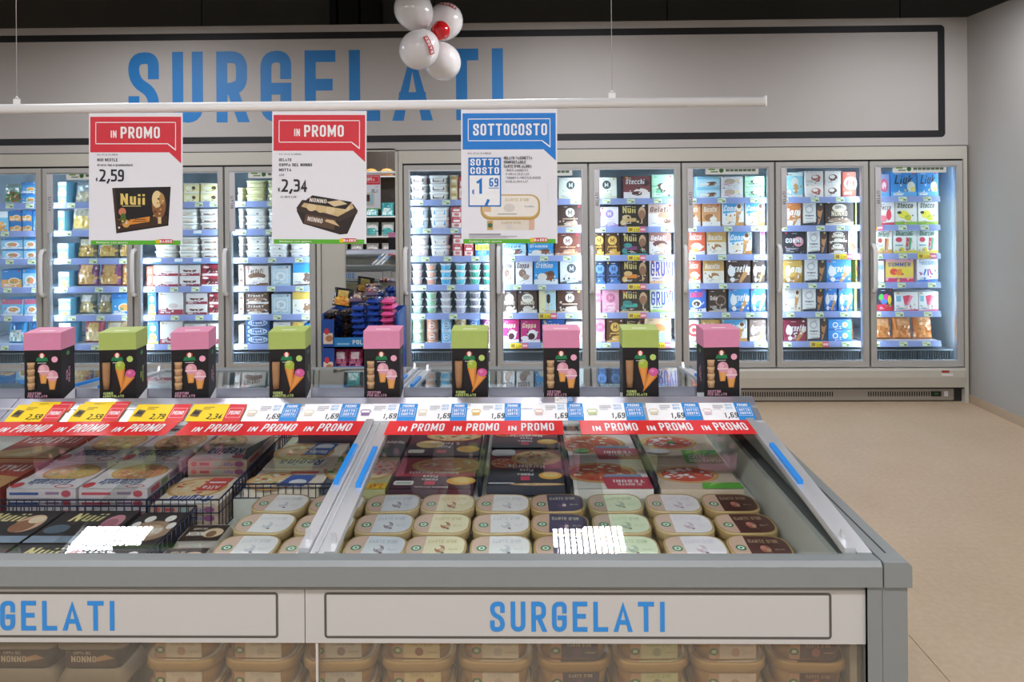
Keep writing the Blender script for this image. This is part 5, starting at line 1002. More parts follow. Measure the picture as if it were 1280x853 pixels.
stack(4, .0305, .795, 'stack of red marked white pizza boxes, front row', -1.392, -1.176, 2.10, 2.30, base='e6dfe0', sbase='d8c8cc', top=rist(['d88050', 'e0a878', 'c85040', 'f0d8b8'], 12), front=rf('c8384a'), side=rs)
stack(4, .0305, .798, 'stack of blue marked white pizza boxes, back row', -1.62, -1.402, 2.31, 2.60, base='e6dfe0', sbase='d8c8cc', top=rist(['e0b058', 'd8c060', '8aa04a', 'f0e0b0'], 13), side=rs)
stack(4, .0305, .798, 'stack of red marked white pizza boxes, back row', -1.392, -1.176, 2.31, 2.60, base='e6dfe0', sbase='d8c8cc', top=rist(['c88048', 'a86a30', 'c85040', 'e0b878'], 14), side=rs)
ital = [('R', 0, 0, 1, 1, 'a83426'), ('P', [(0, 0), (1, 0), (1, .35), (.5, .45), (0, .25)], 'd89a58'), ('P', [(.2, .1), (.5, .05), (.6, .3)], 'e8c888'), ('P', [(.6, .1), (.9, .05), (.8, .3)], 'c87838'), ('U', 'ITALPIZZA', .48, .66, .22, 'f6eeea', {'fw': .85, 't': .18}), ('R', 0, .86, 1, .14, 'c87848')]
si = [('R', 0, 0, 1, 1, '7a241e'), ('T', 'PINSERIA', .4, .5, .4, 'f0d8c8', {'fw': .3}), ('P', [(.6, 0), (.8, 0), (.7, 1)], 'd8a860'), ('P', [(.1, 0), (.2, 0), (.16, 1)], 'd8a860')]
stack(3, .042, .80, 'stack of red brown pizza boxes far left, front', -1.88, -1.64, 2.10, 2.33, base='a83426', top=ital, side=si)
stack(3, .042, .80, 'stack of red brown pizza boxes far left, back', -1.88, -1.64, 2.34, 2.60, base='a83426', top=ital, side=si)
reg = lambda c, s, w1, w2: [('Z', .4, .62, .46, .36, s, ['e8c890', 'f2e2bc', 'c85838', 'e0b070']), ('P', [(.42, .5), (.78, .5), (.84, .96), (.5, .96)], c), ('U', w1, .62, .6, .12, 'ffffff', {'fw': .26, 't': .155}), ('R', .52, .76, .26, .05, 'f4f0f0'), ('P', [(.1, .02), (.8, .02), (.9, .3), (.16, .3)], 'f2efec'), ('U', 'Regina', .5, .2, .2, '24387c', {'fw': .62, 't': .155, 'slant': .15})]
kf = [('E', .1, .5, .05, .34, 'd0504a'), ('R', .2, .3, .16, .4, 'c03a48'), ('E', .5, .5, .08, .3, '8ab0a0'), ('T', 'Alta', .68, .5, .5, '4a5ab0', {'fw': .16}), ('E', .87, .5, .08, .4, '7a3a6a')]
stack(3, .0262, .752, 'pile of beige sided thick pizza boxes, front', -1.156, -.946, 2.08, 2.29, base='ecdcc4', sbase='c0a088', top=reg('c8342e', 21, 'Alta', ''), front=kf)
stack(5, .0264, .806, 'taller pile of beige sided thick pizza boxes, back', -1.148, -.946, 2.30, 2.56, base='ecdcc4', sbase='c0a088', top=[('Z', .3, .6, .36, .36, 22, WHT), ('P', [(.1, .04), (.75, .04), (.8, .5), (.2, .5)], 'f2efec'), ('U', 'Regina', .48, .28, .24, '24387c', {'fw': .6, 't': .155}), ('P', [(.9, .05), (1, .0), (1, .9), (.8, .4)], '2a2a30'), ('E', .8, .12, .12, .06, 'b83a58')], front=kf, side=[('R', .1, .2, .3, .6, 'b83a58'), ('R', .5, .2, .3, .6, '8a6a8a')])
flat('pizza_box', 'cream pizza box with blue square, nearest in its basket', 'pizza box', -.90, -.66, 2.165, 2.31, .768, .03, 'ecdcc4', [('Z', .3, .4, .36, .5, 23, WHT), ('P', [(.4, .1), (.78, .1), (.84, .7), (.5, .7)], '24449c'), ('E', .66, .3, .12, .16, 'd8e0f0'), ('R', .45, .78, .4, .12, 'c83a38')], group=PB)
flat('pizza_box', 'cream pizza box with blue square, behind the nearest one', 'pizza box', -.90, -.66, 2.32, 2.56, .77, .03, 'ecdcc4', reg('24449c', 24, 'Classica', '') + [('E', .66, .84, .14, .09, 'd8e0f0')], group=PB)
flat('pizza_box', 'green vegetable pizza box left of the lid divider', 'pizza box', -.652, -.555, 2.165, 2.50, .768, .03, '3a4450', [('Z', .4, .55, .8, .36, 25, ['e8d8a0', 'c84030', '5a9a3a', 'f0e8d0'])], group=PB)
flat('pizza_box', 'violet film wrapped pizza box deep in its basket', 'pizza box', -.86, -.62, 2.57, 2.71, .80, .0605, '6a607a', [('T', 'Classica', .5, .4, .3, 'c8d0f0', {'fw': .5})], group=PB)
nutop = [('R', 0, 0, 1, 1, '1c1a1c'), ('T', 'Nuii', .4, .78, .26, 'd8c878', {'t': .155, 'fw': .42, 'slant': .15}), ('R', 0, 0, 1, .2, '6a7c94'), ('E', .82, .6, .13, .26, 'b86a78'), ('E', .8, .55, .1, .18, '8a4a5a'), ('E', .2, .4, .16, .14, '3a4a5a')]
nutop2 = nutop[:3] + [('E', .78, .58, .17, .28, 'c89878'), ('E', .74, .5, .14, .2, '7a4a30'), ('E', .82, .7, .1, .12, 'e0c8a0')]
NG = 'black ice cream bar cartons in the front basket'
for i, (a, b, c, d, tp, lb) in enumerate(((-1.385, -1.165, 1.85, 2.04, nutop, 'black bar carton with berry print, back right of front basket'), (-1.63, -1.395, 1.85, 2.04, nutop2, 'black bar carton with nut print, back left of front basket'), (-1.385, -1.165, 1.668, 1.84, nutop, 'black bar carton with berry print, front right of front basket'), (-1.63, -1.395, 1.668, 1.84, nutop2, 'black bar carton with nut print, front left of front basket'))):
    for l in range(2): flat('ice_cream_box', ('upper ' if l == 0 else 'lower ') + lb, 'carton', a, b, c, d, .755 - l * .0405, .04, '1c1a1c', tp, group=NG)
cp = [('R', 0, 0, 1, 1, '1e1a1a'), ('E', .5, .45, .46, .3, '8a6a50'), ('E', .5, .45, .3, .18, 'b89878'), ('T', 'NONNO', .5, .45, .16, 'f4ece0', {'fw': .5, 't': .155}), ('E', .3, .8, .1, .1, 'e8e4dc'), ('E', .7, .82, .1, .1, 'e8e4dc'), ('E', .86, .6, .08, .1, 'e8e4dc'), ('E', .14, .62, .08, .1, 'e8e4dc')]
for i, (c, d) in enumerate(((1.668, 1.83), (1.84, 2.04))):
    for l in range(2): flat('ice_cream_box', ['lower', 'upper'][1 - l] + ' black coffee cup carton, ' + ['front', 'back'][i] + ' right corner of front basket', 'carton', -1.155, -1.008, c, d, .748 - l * .037, .0365, '1e1a1a', cp, group=NG)
# upright packs glimpsed in the far half
fk = [('bgblue', -2.2, .2), ('vegor', -1.75, .2), ('bgblue', -2.0, .2), ('snackw', -1.5, .16), ('whcake', -1.28, .16), ('orwh', -1.05, .2), ('redpk', -.66, .12), ('whcake2', -.48, .14), ('bluwh', -.30, .14), ('lace', -.14, .12), ('mgnavy', .12, .12), ('coppad', .26, .12), ('snack', .40, .12), ('fish3', .56, .14), ('bybag', -.86, .14)]
for i, (k, x, w) in enumerate(sorted(fk, key=lambda q: q[1])):
    kind, me = prod_mesh(k, w, .18)
    dsc = BAGS[k][0] if k in BAGS else D[k][1]
    link(CATN[kind][0], me, None, (x, 2.92, .6725), (0, 0, 0), f'{dsc}, {"first second third fourth fifth sixth seventh eighth ninth tenth eleventh twelfth thirteenth fourteenth fifteenth".split()[i]} from left, far half of island', CATN[kind][1], 'packs in the far half of the island')
LIFT[0] = 1.0
# ------------------------------------------------------------------ cone and wafer boxes on the island
def cone_box(kind):
    w, d, h, c = .122, .082, .252, .060
    capc = 'd98aa8' if kind == 'cup' else 'a9bd62'; ac = 'e8a8bc' if kind == 'cup' else 'b4cc6a'
    m = MB(); m.box(-w / 2, w / 2, 0, d, 0, h - c + .004, '171415')
    p = Print(m, (-w / 2, 0, 0), (1, 0, 0), (0, 0, 1), w, h - c)
    els = [('P', [(.32, .80), (.66, .80), (.63, .87), (.36, .87)], '1f7a4a'), ('E', .49, .905, .085, .045, 'c8402a'), ('E', .49, .9, .05, .045, 'f0e4d4'), ('R', .37, .765, .24, .008, 'e8e8e8'), ('C', .84, .83, .055, ac)]
    if kind == 'cup':
        for x, y in ((.53, .52), (.77, .39)):
            els += [('P', [(x - .08, y - .20), (x + .06, y - .20), (x + .13, y + .06), (x - .13, y + .06)], 'cd8a3e'), ('P', [(x - .05, y - .18), (x + .03, y - .18), (x + .08, y + .0), (x - .08, y + .0)], 'dca058'), ('E', x, y + .09, .155, .10, 'd79aa6'), ('E', x - .04, y + .12, .07, .045, 'e4b4bc'), ('R', x - .16, y + .045, .32, .022, 'e8cfd0')]
        els += [('T', 'CESTINI', .28, .115, .045, 'd8a0b4', {'fw': .36, 't': .155}), ('T', 'PER GELATO', .36, .055, .045, 'd8a0b4', {'fw': .54, 't': .155})]
    else:
        els += [('P', [(.59, .18), (.62, .18), (.70, .64), (.43, .64)], 'd07c30'), ('P', [(.585, .24), (.6, .24), (.64, .6), (.48, .62)], 'de9848'), ('E', .565, .69, .135, .085, 'a2b83c'), ('E', .53, .71, .05, .03, 'bccc64'),
                ('P', [(.55, .10), (.58, .12), (.97, .44), (.70, .50)], 'd07c30'), ('P', [(.6, .17), (.63, .19), (.88, .42), (.74, .46)], 'de9848'), ('E', .85, .52, .14, .075, 'cc5a90'), ('E', .82, .54, .05, .03, 'dc84ac'),
                ('T', 'CONO', .24, .115, .045, 'd0e088', {'fw': .26, 't': .155}), ('T', 'ARROTOLATO', .38, .055, .045, 'd0e088', {'fw': .58, 't': .155})]
    els += [('R', .06, .16, .26, .56, '0c0a0a')]
    def up(e_):
        if e_[0] == 'P': return ('P', [(x, .12 + .86 * y) for x, y in e_[1]], e_[2])
        i = 3 if e_[0] in 'TUECR' else None
        q = list(e_); y_ = q[2] if e_[0] in 'REC' else q[3]
        y_ = .12 + .86 * y_
        if e_[0] in 'REC': q[2] = y_
        else: q[3] = y_
        return tuple(q)
    p.draw([up(e_) for e_ in els[5:]] + els[:5])
    for sx in (1, -1):
        q = Print(m, (sx * w / 2, 0 if sx > 0 else d, 0), (0, sx, 0), (0, 0, 1), d, h - c)
        q.draw([('T', 'CESTINI' if kind == 'cup' else 'CONO', .42, .5, .05, ac, {'rot': 90, 't': .155}), ('T', 'PER GELATO' if kind == 'cup' else 'ARROTOLATO', .58, .5, .05, ac, {'rot': 90, 't': .155}), ('E', .5, .9, .12, .04, '4a8a4a'), ('P', [(.02, 0), (1, 0), (1, .2), (.02, .08)], 'e4e4e6')])
    body = m.mesh('carton', CARD)
    m = MB(); e = .0015; z0, z1 = h - c, h
    a = [(-w / 2 - e, -e, z0), (w / 2 + e, -e, z0), (w / 2 + e, d + e, z0), (-w / 2 - e, d + e, z0)]; b = [(x, y, z1) for x, y, _ in a]
    b[2] = (b[2][0], b[2][1], z1 + .004); b[3] = (b[3][0], b[3][1], z1 + .004)
    for i in range(4): j = (i + 1) % 4; m.face([a[i], a[j], b[j], b[i]], capc)
    m.face(b, capc); Print(m, (-w / 2, 0, z1), (1, 0, 0), (0, 1, .035), w, d).draw([('E', .5, .5, .16, .16, 'c84a3a'), ('R', .3, .3, .4, .1, 'f0e8d8')])
    lid_ = m.mesh('lid', CARD)
    m = MB(); cx = -w / 2 + .19 * w
    if kind == 'cup':
        for i in range(4): z = .056 + i * .0235; m.rings([circ(cx, .003, .0122, z, 16), circ(cx, .003, .0126, z + .013, 16), circ(cx, .003, .0136, z + .0145, 16), circ(cx, .003, .0138, z + .0235, 16)], ['c9a472'])
    else:
        m.rings([circ(cx, .003, .0105, .056, 16), circ(cx, .003, .0122, .08, 16), circ(cx, .003, .0138, .115, 16), circ(cx, .003, .014, .149, 16)], ['9a6a46'])
    waf = m.mesh('wafers', mat('wafer_biscuit', 'c8a478', .7, noise=.2, nscale=300) if kind == 'cup' else mat('rolled_wafer', 'a07850', .7, noise=.25, nscale=300))
    return body, lid_, waf
CB = {'cup': cone_box('cup'), 'cone': cone_box('cone')}
cbx = [(31, 74, 'cup', 4), (123, 170, 'cone', 5), (217, 257, 'cup', 8), (336, 381, 'cone', 4), (454, 500, 'cup', 1), (564, 610, 'cone', 0), (679, 725, 'cup', 0), (777, 825, 'cone', -1), (878, 927, 'cup', 3)]
on = 'first second third fourth fifth sixth seventh eighth ninth'.split()
for i, (a, b, k, rz) in enumerate(cbx):
    x = (WX(a, 2.33, 450) + WX(b, 2.33, 450)) / 2
    t = thing('wafer_cone_box', ('black wafer cup box with pink lid, ' if k == 'cup' else 'black wafer cone box with green lid, ') + on[i] + ' from left on island top', 'box', (x, 2.333, .9855), (0, 0, math.radians(rz)), 'wafer and cone boxes standing on the island')
    link('carton', CB[k][0], t); link('lid', CB[k][1], t); link('wafers', CB[k][2], t)

# ------------------------------------------------------------------ hanging rail and posters
YR = 2.34
rail = thing('poster_rail', 'long white hanging rail carrying the promotional posters', 'rail')
zr = WZ(127.5, YR, 900); zr0 = zr
xr = WX(955, YR, 127); m = MB(); m.rings([[(-3.0, YR + .017 * math.cos(t), zr + .017 * math.sin(t)) for t in [2 * math.pi * k / 14 for k in range(14)]], [(xr, YR + .017 * math.cos(t), zr + .017 * math.sin(t)) for t in [2 * math.pi * k / 14 for k in range(14)]]], ['ececea']); m.build('rail_tube', WHITEM, rail)
one('rail_end_cap', WHITEM, rail, b=[(xr, xr + .004, YR - .018, YR + .018, zr - .018, zr + .018)])
for u in (21, 765):
    x = WX(u, YR, 120); m = MB(); m.prism([(YR - .002, zr + .016), (YR + .002, zr + .016), (YR + .002, zr + .035), (YR - .002, zr + .035)], x - .012, x + .012); m.tube([(x - .006, YR, zr + .033), (x, YR, zr + .043), (x + .006, YR, zr + .033)], .003); m.build('hanger_clip', WHITEM, rail)
    m = MB(); m.tube([(x, YR, zr + .04), (x, YR, ZCE)], .0012, seg=5); m.build('steel_cable', ALU, rail)
def poster(u0, u1, v0, v1, label, kind, title, lines, price, pic, rz, skew=0.0):
    x0, x1 = WX(u0, YR, 220), WX(u1, YR, 220); z1, z0 = WZ(v0, YR, (u0 + u1) / 2), WZ(v1, YR, (u0 + u1) / 2); w, h = x1 - x0, z1 - z0
    z1 = zr - .0175; z0 = z1 - h
    t = thing('promo_poster', label, 'poster', (x0 + w / 2, YR, z1), (0, rz, 0), 'hanging promotional posters')
    one('sheet', mat('poster_paper', 'e6e6ea', .55, noise=.01), t, b=[(-w / 2, w / 2, -.0008, .0008, -h, 0)])
    c = 'd42a38' if kind == 'red' else '0f7ad0'
    for s in (-1, 1):
        o = (-w / 2 if s < 0 else w / 2, s * .0008, -h); r = (1 if s < 0 else -1, 0, 0)
        m = MB(); p = Print(m, o, r, (0, 0, 1), w, h); L = .0035
        p.draw([('P', [(.015, .70), (.858, .70), (.985, .616), (.985, .97), (.015, .97)], c)])
        for q in ([(.07, .93), (.93, .93), (.93, .924), (.07, .924)], [(.07, .93), (.078, .93), (.078, .762), (.07, .762)], [(.07, .768), (.845, .768), (.845, .762), (.07, .762)], [(.922, .93), (.93, .93), (.93, .715), (.922, .725)], [(.845, .768), (.845, .758), (.926, .712), (.93, .722)]): p.draw([('P', q, 'f6f4f4')]); p.L -= 1
        p.L += 1
        if kind == 'red': p.draw([('T', 'IN', .265, .838, .055, 'fbe9ea', {'t': .17}), ('T', 'PROMO', .55, .85, .088, 'fdf3f3', {'t': .155, 'fw': .42})])
        else: p.draw([('T', 'SOTTOCOSTO', .51, .848, .088, 'fbfdff', {'t': .155, 'fw': .77})])
        m.build('header_banner', CARD, t)
        m = MB(); p = Print(m, o, r, (0, 0, 1), w, h); p.draw(lines); m.build('printed_text', CARD, t)
        m = MB(); p = Print(m, o, r, (0, 0, 1), w, h); p.draw(pic); m.build('product_picture', CARD, t)
        m = MB(); p = Print(m, o, r, (0, 0, 1), w, h); p.draw([('R', .02, .0, .96, .033, '5cb02e'), ('T', 'Sempre con gusto', .25, .017, .012, 'e8f4d8', {'fw': .34}), ('Q', .74, .01, .16, .032, .014, 'c8202a'), ('Q', .715, .01, .045, .03, .01, 'e8c020'), ('T', 'BASKO', .825, .026, .02, 'ffffff', {'t': .17, 'fw': .13})]); m.build('footer_strip', CARD, t)
K = '26262a'; G = '8a8a90'
def price_els(x, y, h, s, c=K): return [('T', s, x, y, h, c, {'t': .16, 'al': 'l', 'wr': .5, 'sp': .08}), ('T', '€', x - .03, y - h * .33, h * .3, c, {'al': 'c'})]
l1 = [('T', 'DAL 23 AL 31 LUGLIO', .09, .683, .012, G, {'al': 'l', 'fw': .22}), ('T', 'NUII NESTLE', .09, .643, .022, K, {'al': 'l', 'fw': .22, 't': .155}), ('T', 'diversi tipi e grammature', .09, .605, .018, '5a5a60', {'al': 'l', 'fw': .38})] + price_els(.115, .525, .092, '2,59')
p1 = [('P', [(.25, .43), (.875, .44), (.85, .145), (.295, .085)], '15110f'), ('P', [(.25, .43), (.28, .43), (.325, .09), (.295, .085)], '3a2c1c'), ('P', [(.30, .10), (.84, .155), (.84, .22), (.32, .19)], '3a2414'), ('T', 'Nuii', .47, .345, .085, 'e0c46a', {'t': .17, 'fw': .26}), ('E', .75, .30, .075, .105, '8a5a34'), ('E', .73, .345, .055, .065, 'e4cc94'), ('E', .78, .34, .03, .05, 'b08850'), ('R', .74, .16, .035, .05, 'd8b888'), ('P', [(.43, .15), (.65, .175), (.655, .215), (.44, .19)], 'd88a34'), ('E', .40, .16, .04, .03, 'd8a050'), ('E', .36, .25, .04, .03, 'c87858'), ('E', .37, .2, .03, .04, '4a6a2a'), ('R', .47, .175, .15, .006, '5a3414'), ('R', .49, .19, .12, .006, '5a3414'), ('R', .36, .29, .2, .006, 'd8c080')] + [('E', .70 + .012 * (i * 7 % 9), .22 + .016 * (i * 5 % 9), .010, .007, ['c89a58', '5a3820', 'dcb880'][i % 3]) for i in range(18)] + [('E', .33 + .02 * (i * 3 % 5), .13 + .012 * i, .012, .008, ['e0c8d0', 'd8a858', '7a4a28'][i % 3]) for i in range(6)]
l2 = [('T', 'DAL 23 AL 31 LUGLIO', .075, .675, .012, G, {'al': 'l', 'fw': .23}), ('T', 'GELATO', .075, .632, .022, K, {'al': 'l', 'fw': .13, 't': .155}), ('T', 'COPPA DEL NONNO', .075, .594, .022, K, {'al': 'l', 'fw': .35, 't': .155}), ('T', 'MOTTA', .075, .556, .022, K, {'al': 'l', 'fw': .13, 't': .155}), ('T', 'g 513', .08, .519, .015, '5a5a60', {'al': 'l'}), ('T', 'AL KG € 4,56', .09, .353, .013, '5a5a60', {'al': 'l', 'fw': .17})] + price_els(.105, .438, .094, '2,34')
p2 = [('P', [(.26, .25), (.90, .235), (.80, .075), (.72, .07), (.33, .15)], '2a201c'), ('P', [(.26, .27), (.32, .33), (.86, .30), (.91, .25), (.90, .225), (.72, .17), (.27, .245)], '3a2c24'), ('P', [(.31, .28), (.38, .345), (.84, .31), (.87, .27), (.70, .205)], 'c8ae80'), ('E', .42, .275, .05, .03, 'd9c394'), ('E', .52, .265, .05, .032, 'cfb684'), ('E', .62, .255, .05, .032, 'd9c394'), ('E', .72, .25, .05, .03, 'cfb684'), ('E', .79, .27, .04, .025, 'd9c394'), ('P', [(.33, .31), (.43, .365), (.85, .315), (.78, .26)], '241c1a'), ('P', [(.58, .315), (.72, .33), (.80, .30), (.66, .28)], 'd8c298'), ('T', 'NONNO', .49, .325, .03, 'e8e0d4', {'fw': .18, 'rot': -6}), ('P', [(.34, .155), (.66, .105), (.68, .185), (.36, .225)], '5a4434'), ('T', 'NONNO', .46, .18, .034, 'e8e0d4', {'fw': .16, 'rot': -10}), ('P', [(.56, .17), (.72, .13), (.66, .175), (.58, .185)], 'd0b488')]
B_ = '0f6cc0'
l3 = [('T', 'DAL 23 AL 31 LUGLIO', .07, .672, .012, G, {'al': 'l', 'fw': .24}), ('R', .075, .275, .34, .365, '0f72c4'), ('T', 'SOTTO', .245, .605, .05, 'ffffff', {'t': .16, 'fw': .3}), ('T', 'COSTO', .245, .543, .05, 'ffffff', {'t': .16, 'fw': .3}), ('R', .087, .285, .316, .222, 'eef0f4'), ('T', '1', .155, .43, .12, '0f72c4', {'t': .17, 'al': 'l', 'wr': .7}), ('T', ',', .245, .365, .13, '0f72c4', {'t': .155, 'al': 'l'}), ('T', '69', .34, .455, .065, '0f72c4', {'t': .17}), ('R', .285, .41, .11, .005, '0f72c4'), ('T', '€', .125, .385, .035, '0f72c4'),
      ('T', 'GELATO VASCHETTA', .445, .637, .021, K, {'al': 'l', 'fw': .295, 't': .155}), ('T', 'COMPOSTABILE', .445, .606, .021, K, {'al': 'l', 'fw': .23, 't': .155}), ('T', "CARTE D'OR ALGIDA", .445, .575, .021, K, {'al': 'l', 'fw': .29, 't': .155}), ('T', '- GUSTI ASSORTITI', .455, .546, .013, '5a5a60', {'al': 'l', 'fw': .24}), ('T', 'G 400 AL KG € 4,23', .465, .518, .013, '5a5a60', {'al': 'l', 'fw': .24}), ('T', '- YOGURT E FRUTTI DI BOSCO', .455, .49, .013, '5a5a60', {'al': 'l', 'fw': .37}), ('T', 'G 370 AL KG € 4,57', .465, .462, .013, '5a5a60', {'al': 'l', 'fw': .23}), ('R', .08, .067, .33, .006, '7a7a80'), ('R', .08, .053, .5, .004, 'a0a0a6'), ('R', .08, .045, .4, .004, 'a0a0a6')]
p3 = [('Q', .265, .10, .50, .13, .03, 'dfd6c8'), ('R', .27, .10, .06, .07, 'c0a060'), ('R', .705, .10, .055, .09, 'd8b098'), ('C', .30, .135, .018, '3a6a4a'), ('Q', .20, .175, .62, .19, .07, 'b8954f'), ('Q', .21, .19, .60, .175, .065, 'c9a866'), ('Q', .225, .20, .575, .155, .06, 'e9e4da'), ('R', .23, .235, .08, .08, 'd8b890'), ('T', "CARTE D'OR", .58, .325, .022, 'c8b890', {'fw': .24}), ('E', .5, .265, .06, .032, 'd4cfc8'), ('T', 'PANNA', .71, .275, .012, '8a9ab8', {'fw': .1}), ('R', .38, .215, .2, .008, 'a8a8a8'), ('T', "CARTE D'OR", .52, .155, .018, 'c8b890', {'fw': .2}), ('E', .5, .125, .04, .018, 'd4cfc8')]
l3pic = p3
poster(112, 229, 143, 308, 'hanging red headed poster advertising a black ice cream bar carton', 'red', '', l1, '', p1, math.radians(.5))
poster(341, 459, 140, 306, 'hanging red headed poster advertising a brown dessert tub', 'red', '', l2, '', p2, math.radians(.6))
poster(577, 697, 137, 305, 'hanging blue headed poster advertising a cream coloured ice cream tub', 'blue', '', p3 + l3, '', [('R', .9, .3, .004, .15, 'd0d0d4')], math.radians(.3))
l0 = [('T', 'GELATO', .09, .64, .022, K, {'al': 'l', 't': .155})] + price_els(.115, .525, .092, '1,20')
poster(-128, -10, 144, 309, 'red headed poster advertising a popsicle carton, seen only in the mirror', 'red', '', l0, '', [('R', .25, .1, .55, .38, 'd8ccb0'), ('R', .3, .14, .45, .3, 'a8ccd8'), ('Q', .42, .22, .14, .2, .04, '5a3424'), ('R', .47, .15, .04, .08, 'd8b888')], 0)

# ------------------------------------------------------------------ balloons
YB = 4.4
BALW = mat('white_latex', 'e6e2e0', .22, coat=.5); BALR = mat('red_latex', 'c8141c', .2, coat=.5)
def balloon(u, v, rpx, material, label, tail, logo=None, dy=0.0):
    c = W(u, v, YB + dy); r = rpx * (YB + dy) / FPX; n = 24; R = []
    tail = Vector(tail).normalized(); a = tail.orthogonal().normalized(); b = tail.cross(a)
    for i in range(15):
        t = math.pi * i / 14; z = math.cos(t); rad = math.sin(t) * (1 - .06 * max(0, -z)); k = z * (1.06 if z > 0 else 1.14)
        rad = max(rad, .02)
        R.append([(-tail * k * r + (a * math.cos(2 * math.pi * j / n) + b * math.sin(2 * math.pi * j / n)) * rad * r) for j in range(n)])
    m = MB(); m.rings(R, ['ffffff']); o = m.build('balloon', material, None, c, label=label, cat='balloon', group='bunch of balloons')
    m = MB(); q = tail * r * 1.13; m.rings([[q + (a * math.cos(t) + b * math.sin(t)) * .004 for t in [j * math.pi / 4 for j in range(8)]], [q + tail * .02 + (a * math.cos(t) + b * math.sin(t)) * .012 for t in [j * math.pi / 4 for j in range(8)]]], ['ffffff']); m.build('knot', material, o)
    if logo:
        ex, ez, rot = logo; d0 = Vector((ex, -math.sqrt(max(.05, 1 - ex * ex - ez * ez)), ez)).normalized(); ux = Vector((0, 0, 1)).cross(d0).normalized() * -1; uz = ux.cross(d0) * -1
        ca, sa = math.cos(rot), math.sin(rot); X = ux * ca + uz * sa; Z = -ux * sa + uz * ca
        m = MB()
        def fm(x, y, d): p = (d0 + X * (x - .5) * 1.0 + Z * (y - .5) * .28).normalized(); return p * (r * (1.07 + d * 8))
        p = Print(m, (0, 0, 0), (1, 0, 0), (0, 0, 1), 1, 1, fmap=fm)
        for k in range(8): p.L = 0; p.P([(k / 8, 0), ((k + 1) / 8, 0), ((k + 1) / 8, 1), (k / 8, 1)], 'c03038')
        p.draw([('T', 'BASKO', .5, .5, .6, 'f6eeee', {'t': .155, 'fw': .84})]); m.build('printed_logo', PLAST, o)
balloon(517, 13, 24, BALW, 'white balloon at upper left of the bunch', (.6, 0, -.8), dy=-.02)
balloon(556, 27, 22.5, BALW, 'white balloon with red logo at upper right of the bunch', (-.5, .4, -.6), (.25, .72, -.45), dy=.16)
balloon(550.5, 38.5, 12.3, BALR, 'small red balloon in the middle of the bunch', (0, 1, 0), dy=-.05)
balloon(524, 62, 24.5, BALW, 'white balloon with red logo at lower left of the bunch', (.6, .3, .7), (.62, .05, -1.15), dy=-.13)
balloon(552.5, 77, 23.5, BALW, 'white balloon lowest in the bunch', (-.5, .3, .8), dy=.14)
m = MB(); cc = W(538, 40, YB + .04); m.tube([cc, (cc.x, cc.y, ZCE)], .0015, seg=5); m.build('balloon_string', WHITEM, None, label='thin white string holding up the bunch of balloons', cat='string')

# ------------------------------------------------------------------ mirror between the freezers, and the sweets display
MIRM = mat('mirror_silver', 'e8ecec', .01, 1.0)
mx0, mx1 = WX(431, YF, 300), WX(494.5, YF, 300); zt = WZ(186, YF, 460)
mir = thing('wall_mirror', 'tall narrow mirror in the gap between the two upright freezers', 'mirror')
one('mirror_pane', MIRM, mir, b=[(mx0 + .002, mx1 - .002, YF + .018, YF + .022, .1, zt - .002)])
many('mirror_backing', CREAM, mir, b=[(lx1 + .04, mx0, YF + .0, YF + .03, 0, ZHB - .01), (mx0, mx1, YF + .024, YF + .03, 0, ZHB - .01), (mx1, rx0 - .04, YF - .0, YF + .03, 0, ZHB - .01), (mx0, mx1, YF + .0, YF + .023, zt, ZHB - .01)])
YD = 5.1
BLUC = mat('blue_display_card', '1c4a9a', .45)
dx0, dx1 = WX(403, YD, 420), WX(497, YD, 420); dw = dx1 - dx0
def dz(v): return WZ(v, YD, 450)
ds = thing('display_stand', 'blue cardboard floor display filled with sweets bags before the mirror', 'display')
zA, zB, zC = dz(392), dz(424), dz(460)
many('side_wall', BLUC, ds, b=[(dx0, dx0 + .012, YD, YD + .38, 0, zA), (dx1 - .012, dx1, YD, YD + .38, 0, zA)])
one('back_wall', BLUC, ds, b=[(dx0 + .012, dx1 - .012, YD + .37, YD + .38, 0, zA)])
many('tray', BLUC, ds, b=[(dx0 + .012, dx1 - .012, YD, YD + .37, zB - .05, zB - .035), (dx0 + .012, dx1 - .012, YD, YD + .37, zC - .06, zC - .045)])
for k, z in enumerate((zB, zC)):
    m = MB(); m.box(dx0 + .09, dx1 - .012, YD - .008, YD, z - .055, z + .012, '2a82c8'); Print(m, (dx0 + .09, YD - .008, z - .055), (1, 0, 0), (0, 0, 1), dw - .1, .067).draw([('T', 'POLVERE', .5, .5, .5, 'd8ecf8', {'fw': .4, 't': .155}), ('R', .05, .2, .2, .2, '8ac0e0'), ('E', .75, .4, .08, .3, 'd86a4a')]); m.build('tray_front', CARD, ds)
    m = MB(); m.box(dx0, dx0 + .09, YD - .01, YD, z - .055, z + .15, '1c4a9a'); Print(m, (dx0, YD - .01, z - .055), (1, 0, 0), (0, 0, 1), .09, .205).draw([('R', .1, .1, .8, .4, 'e0d0c0'), ('E', .4, .56, .2, .12, 'c83a3a'), ('E', .6, .3, .3, .12, 'b87a5a')]); m.build('corner_panel', CARD, ds)
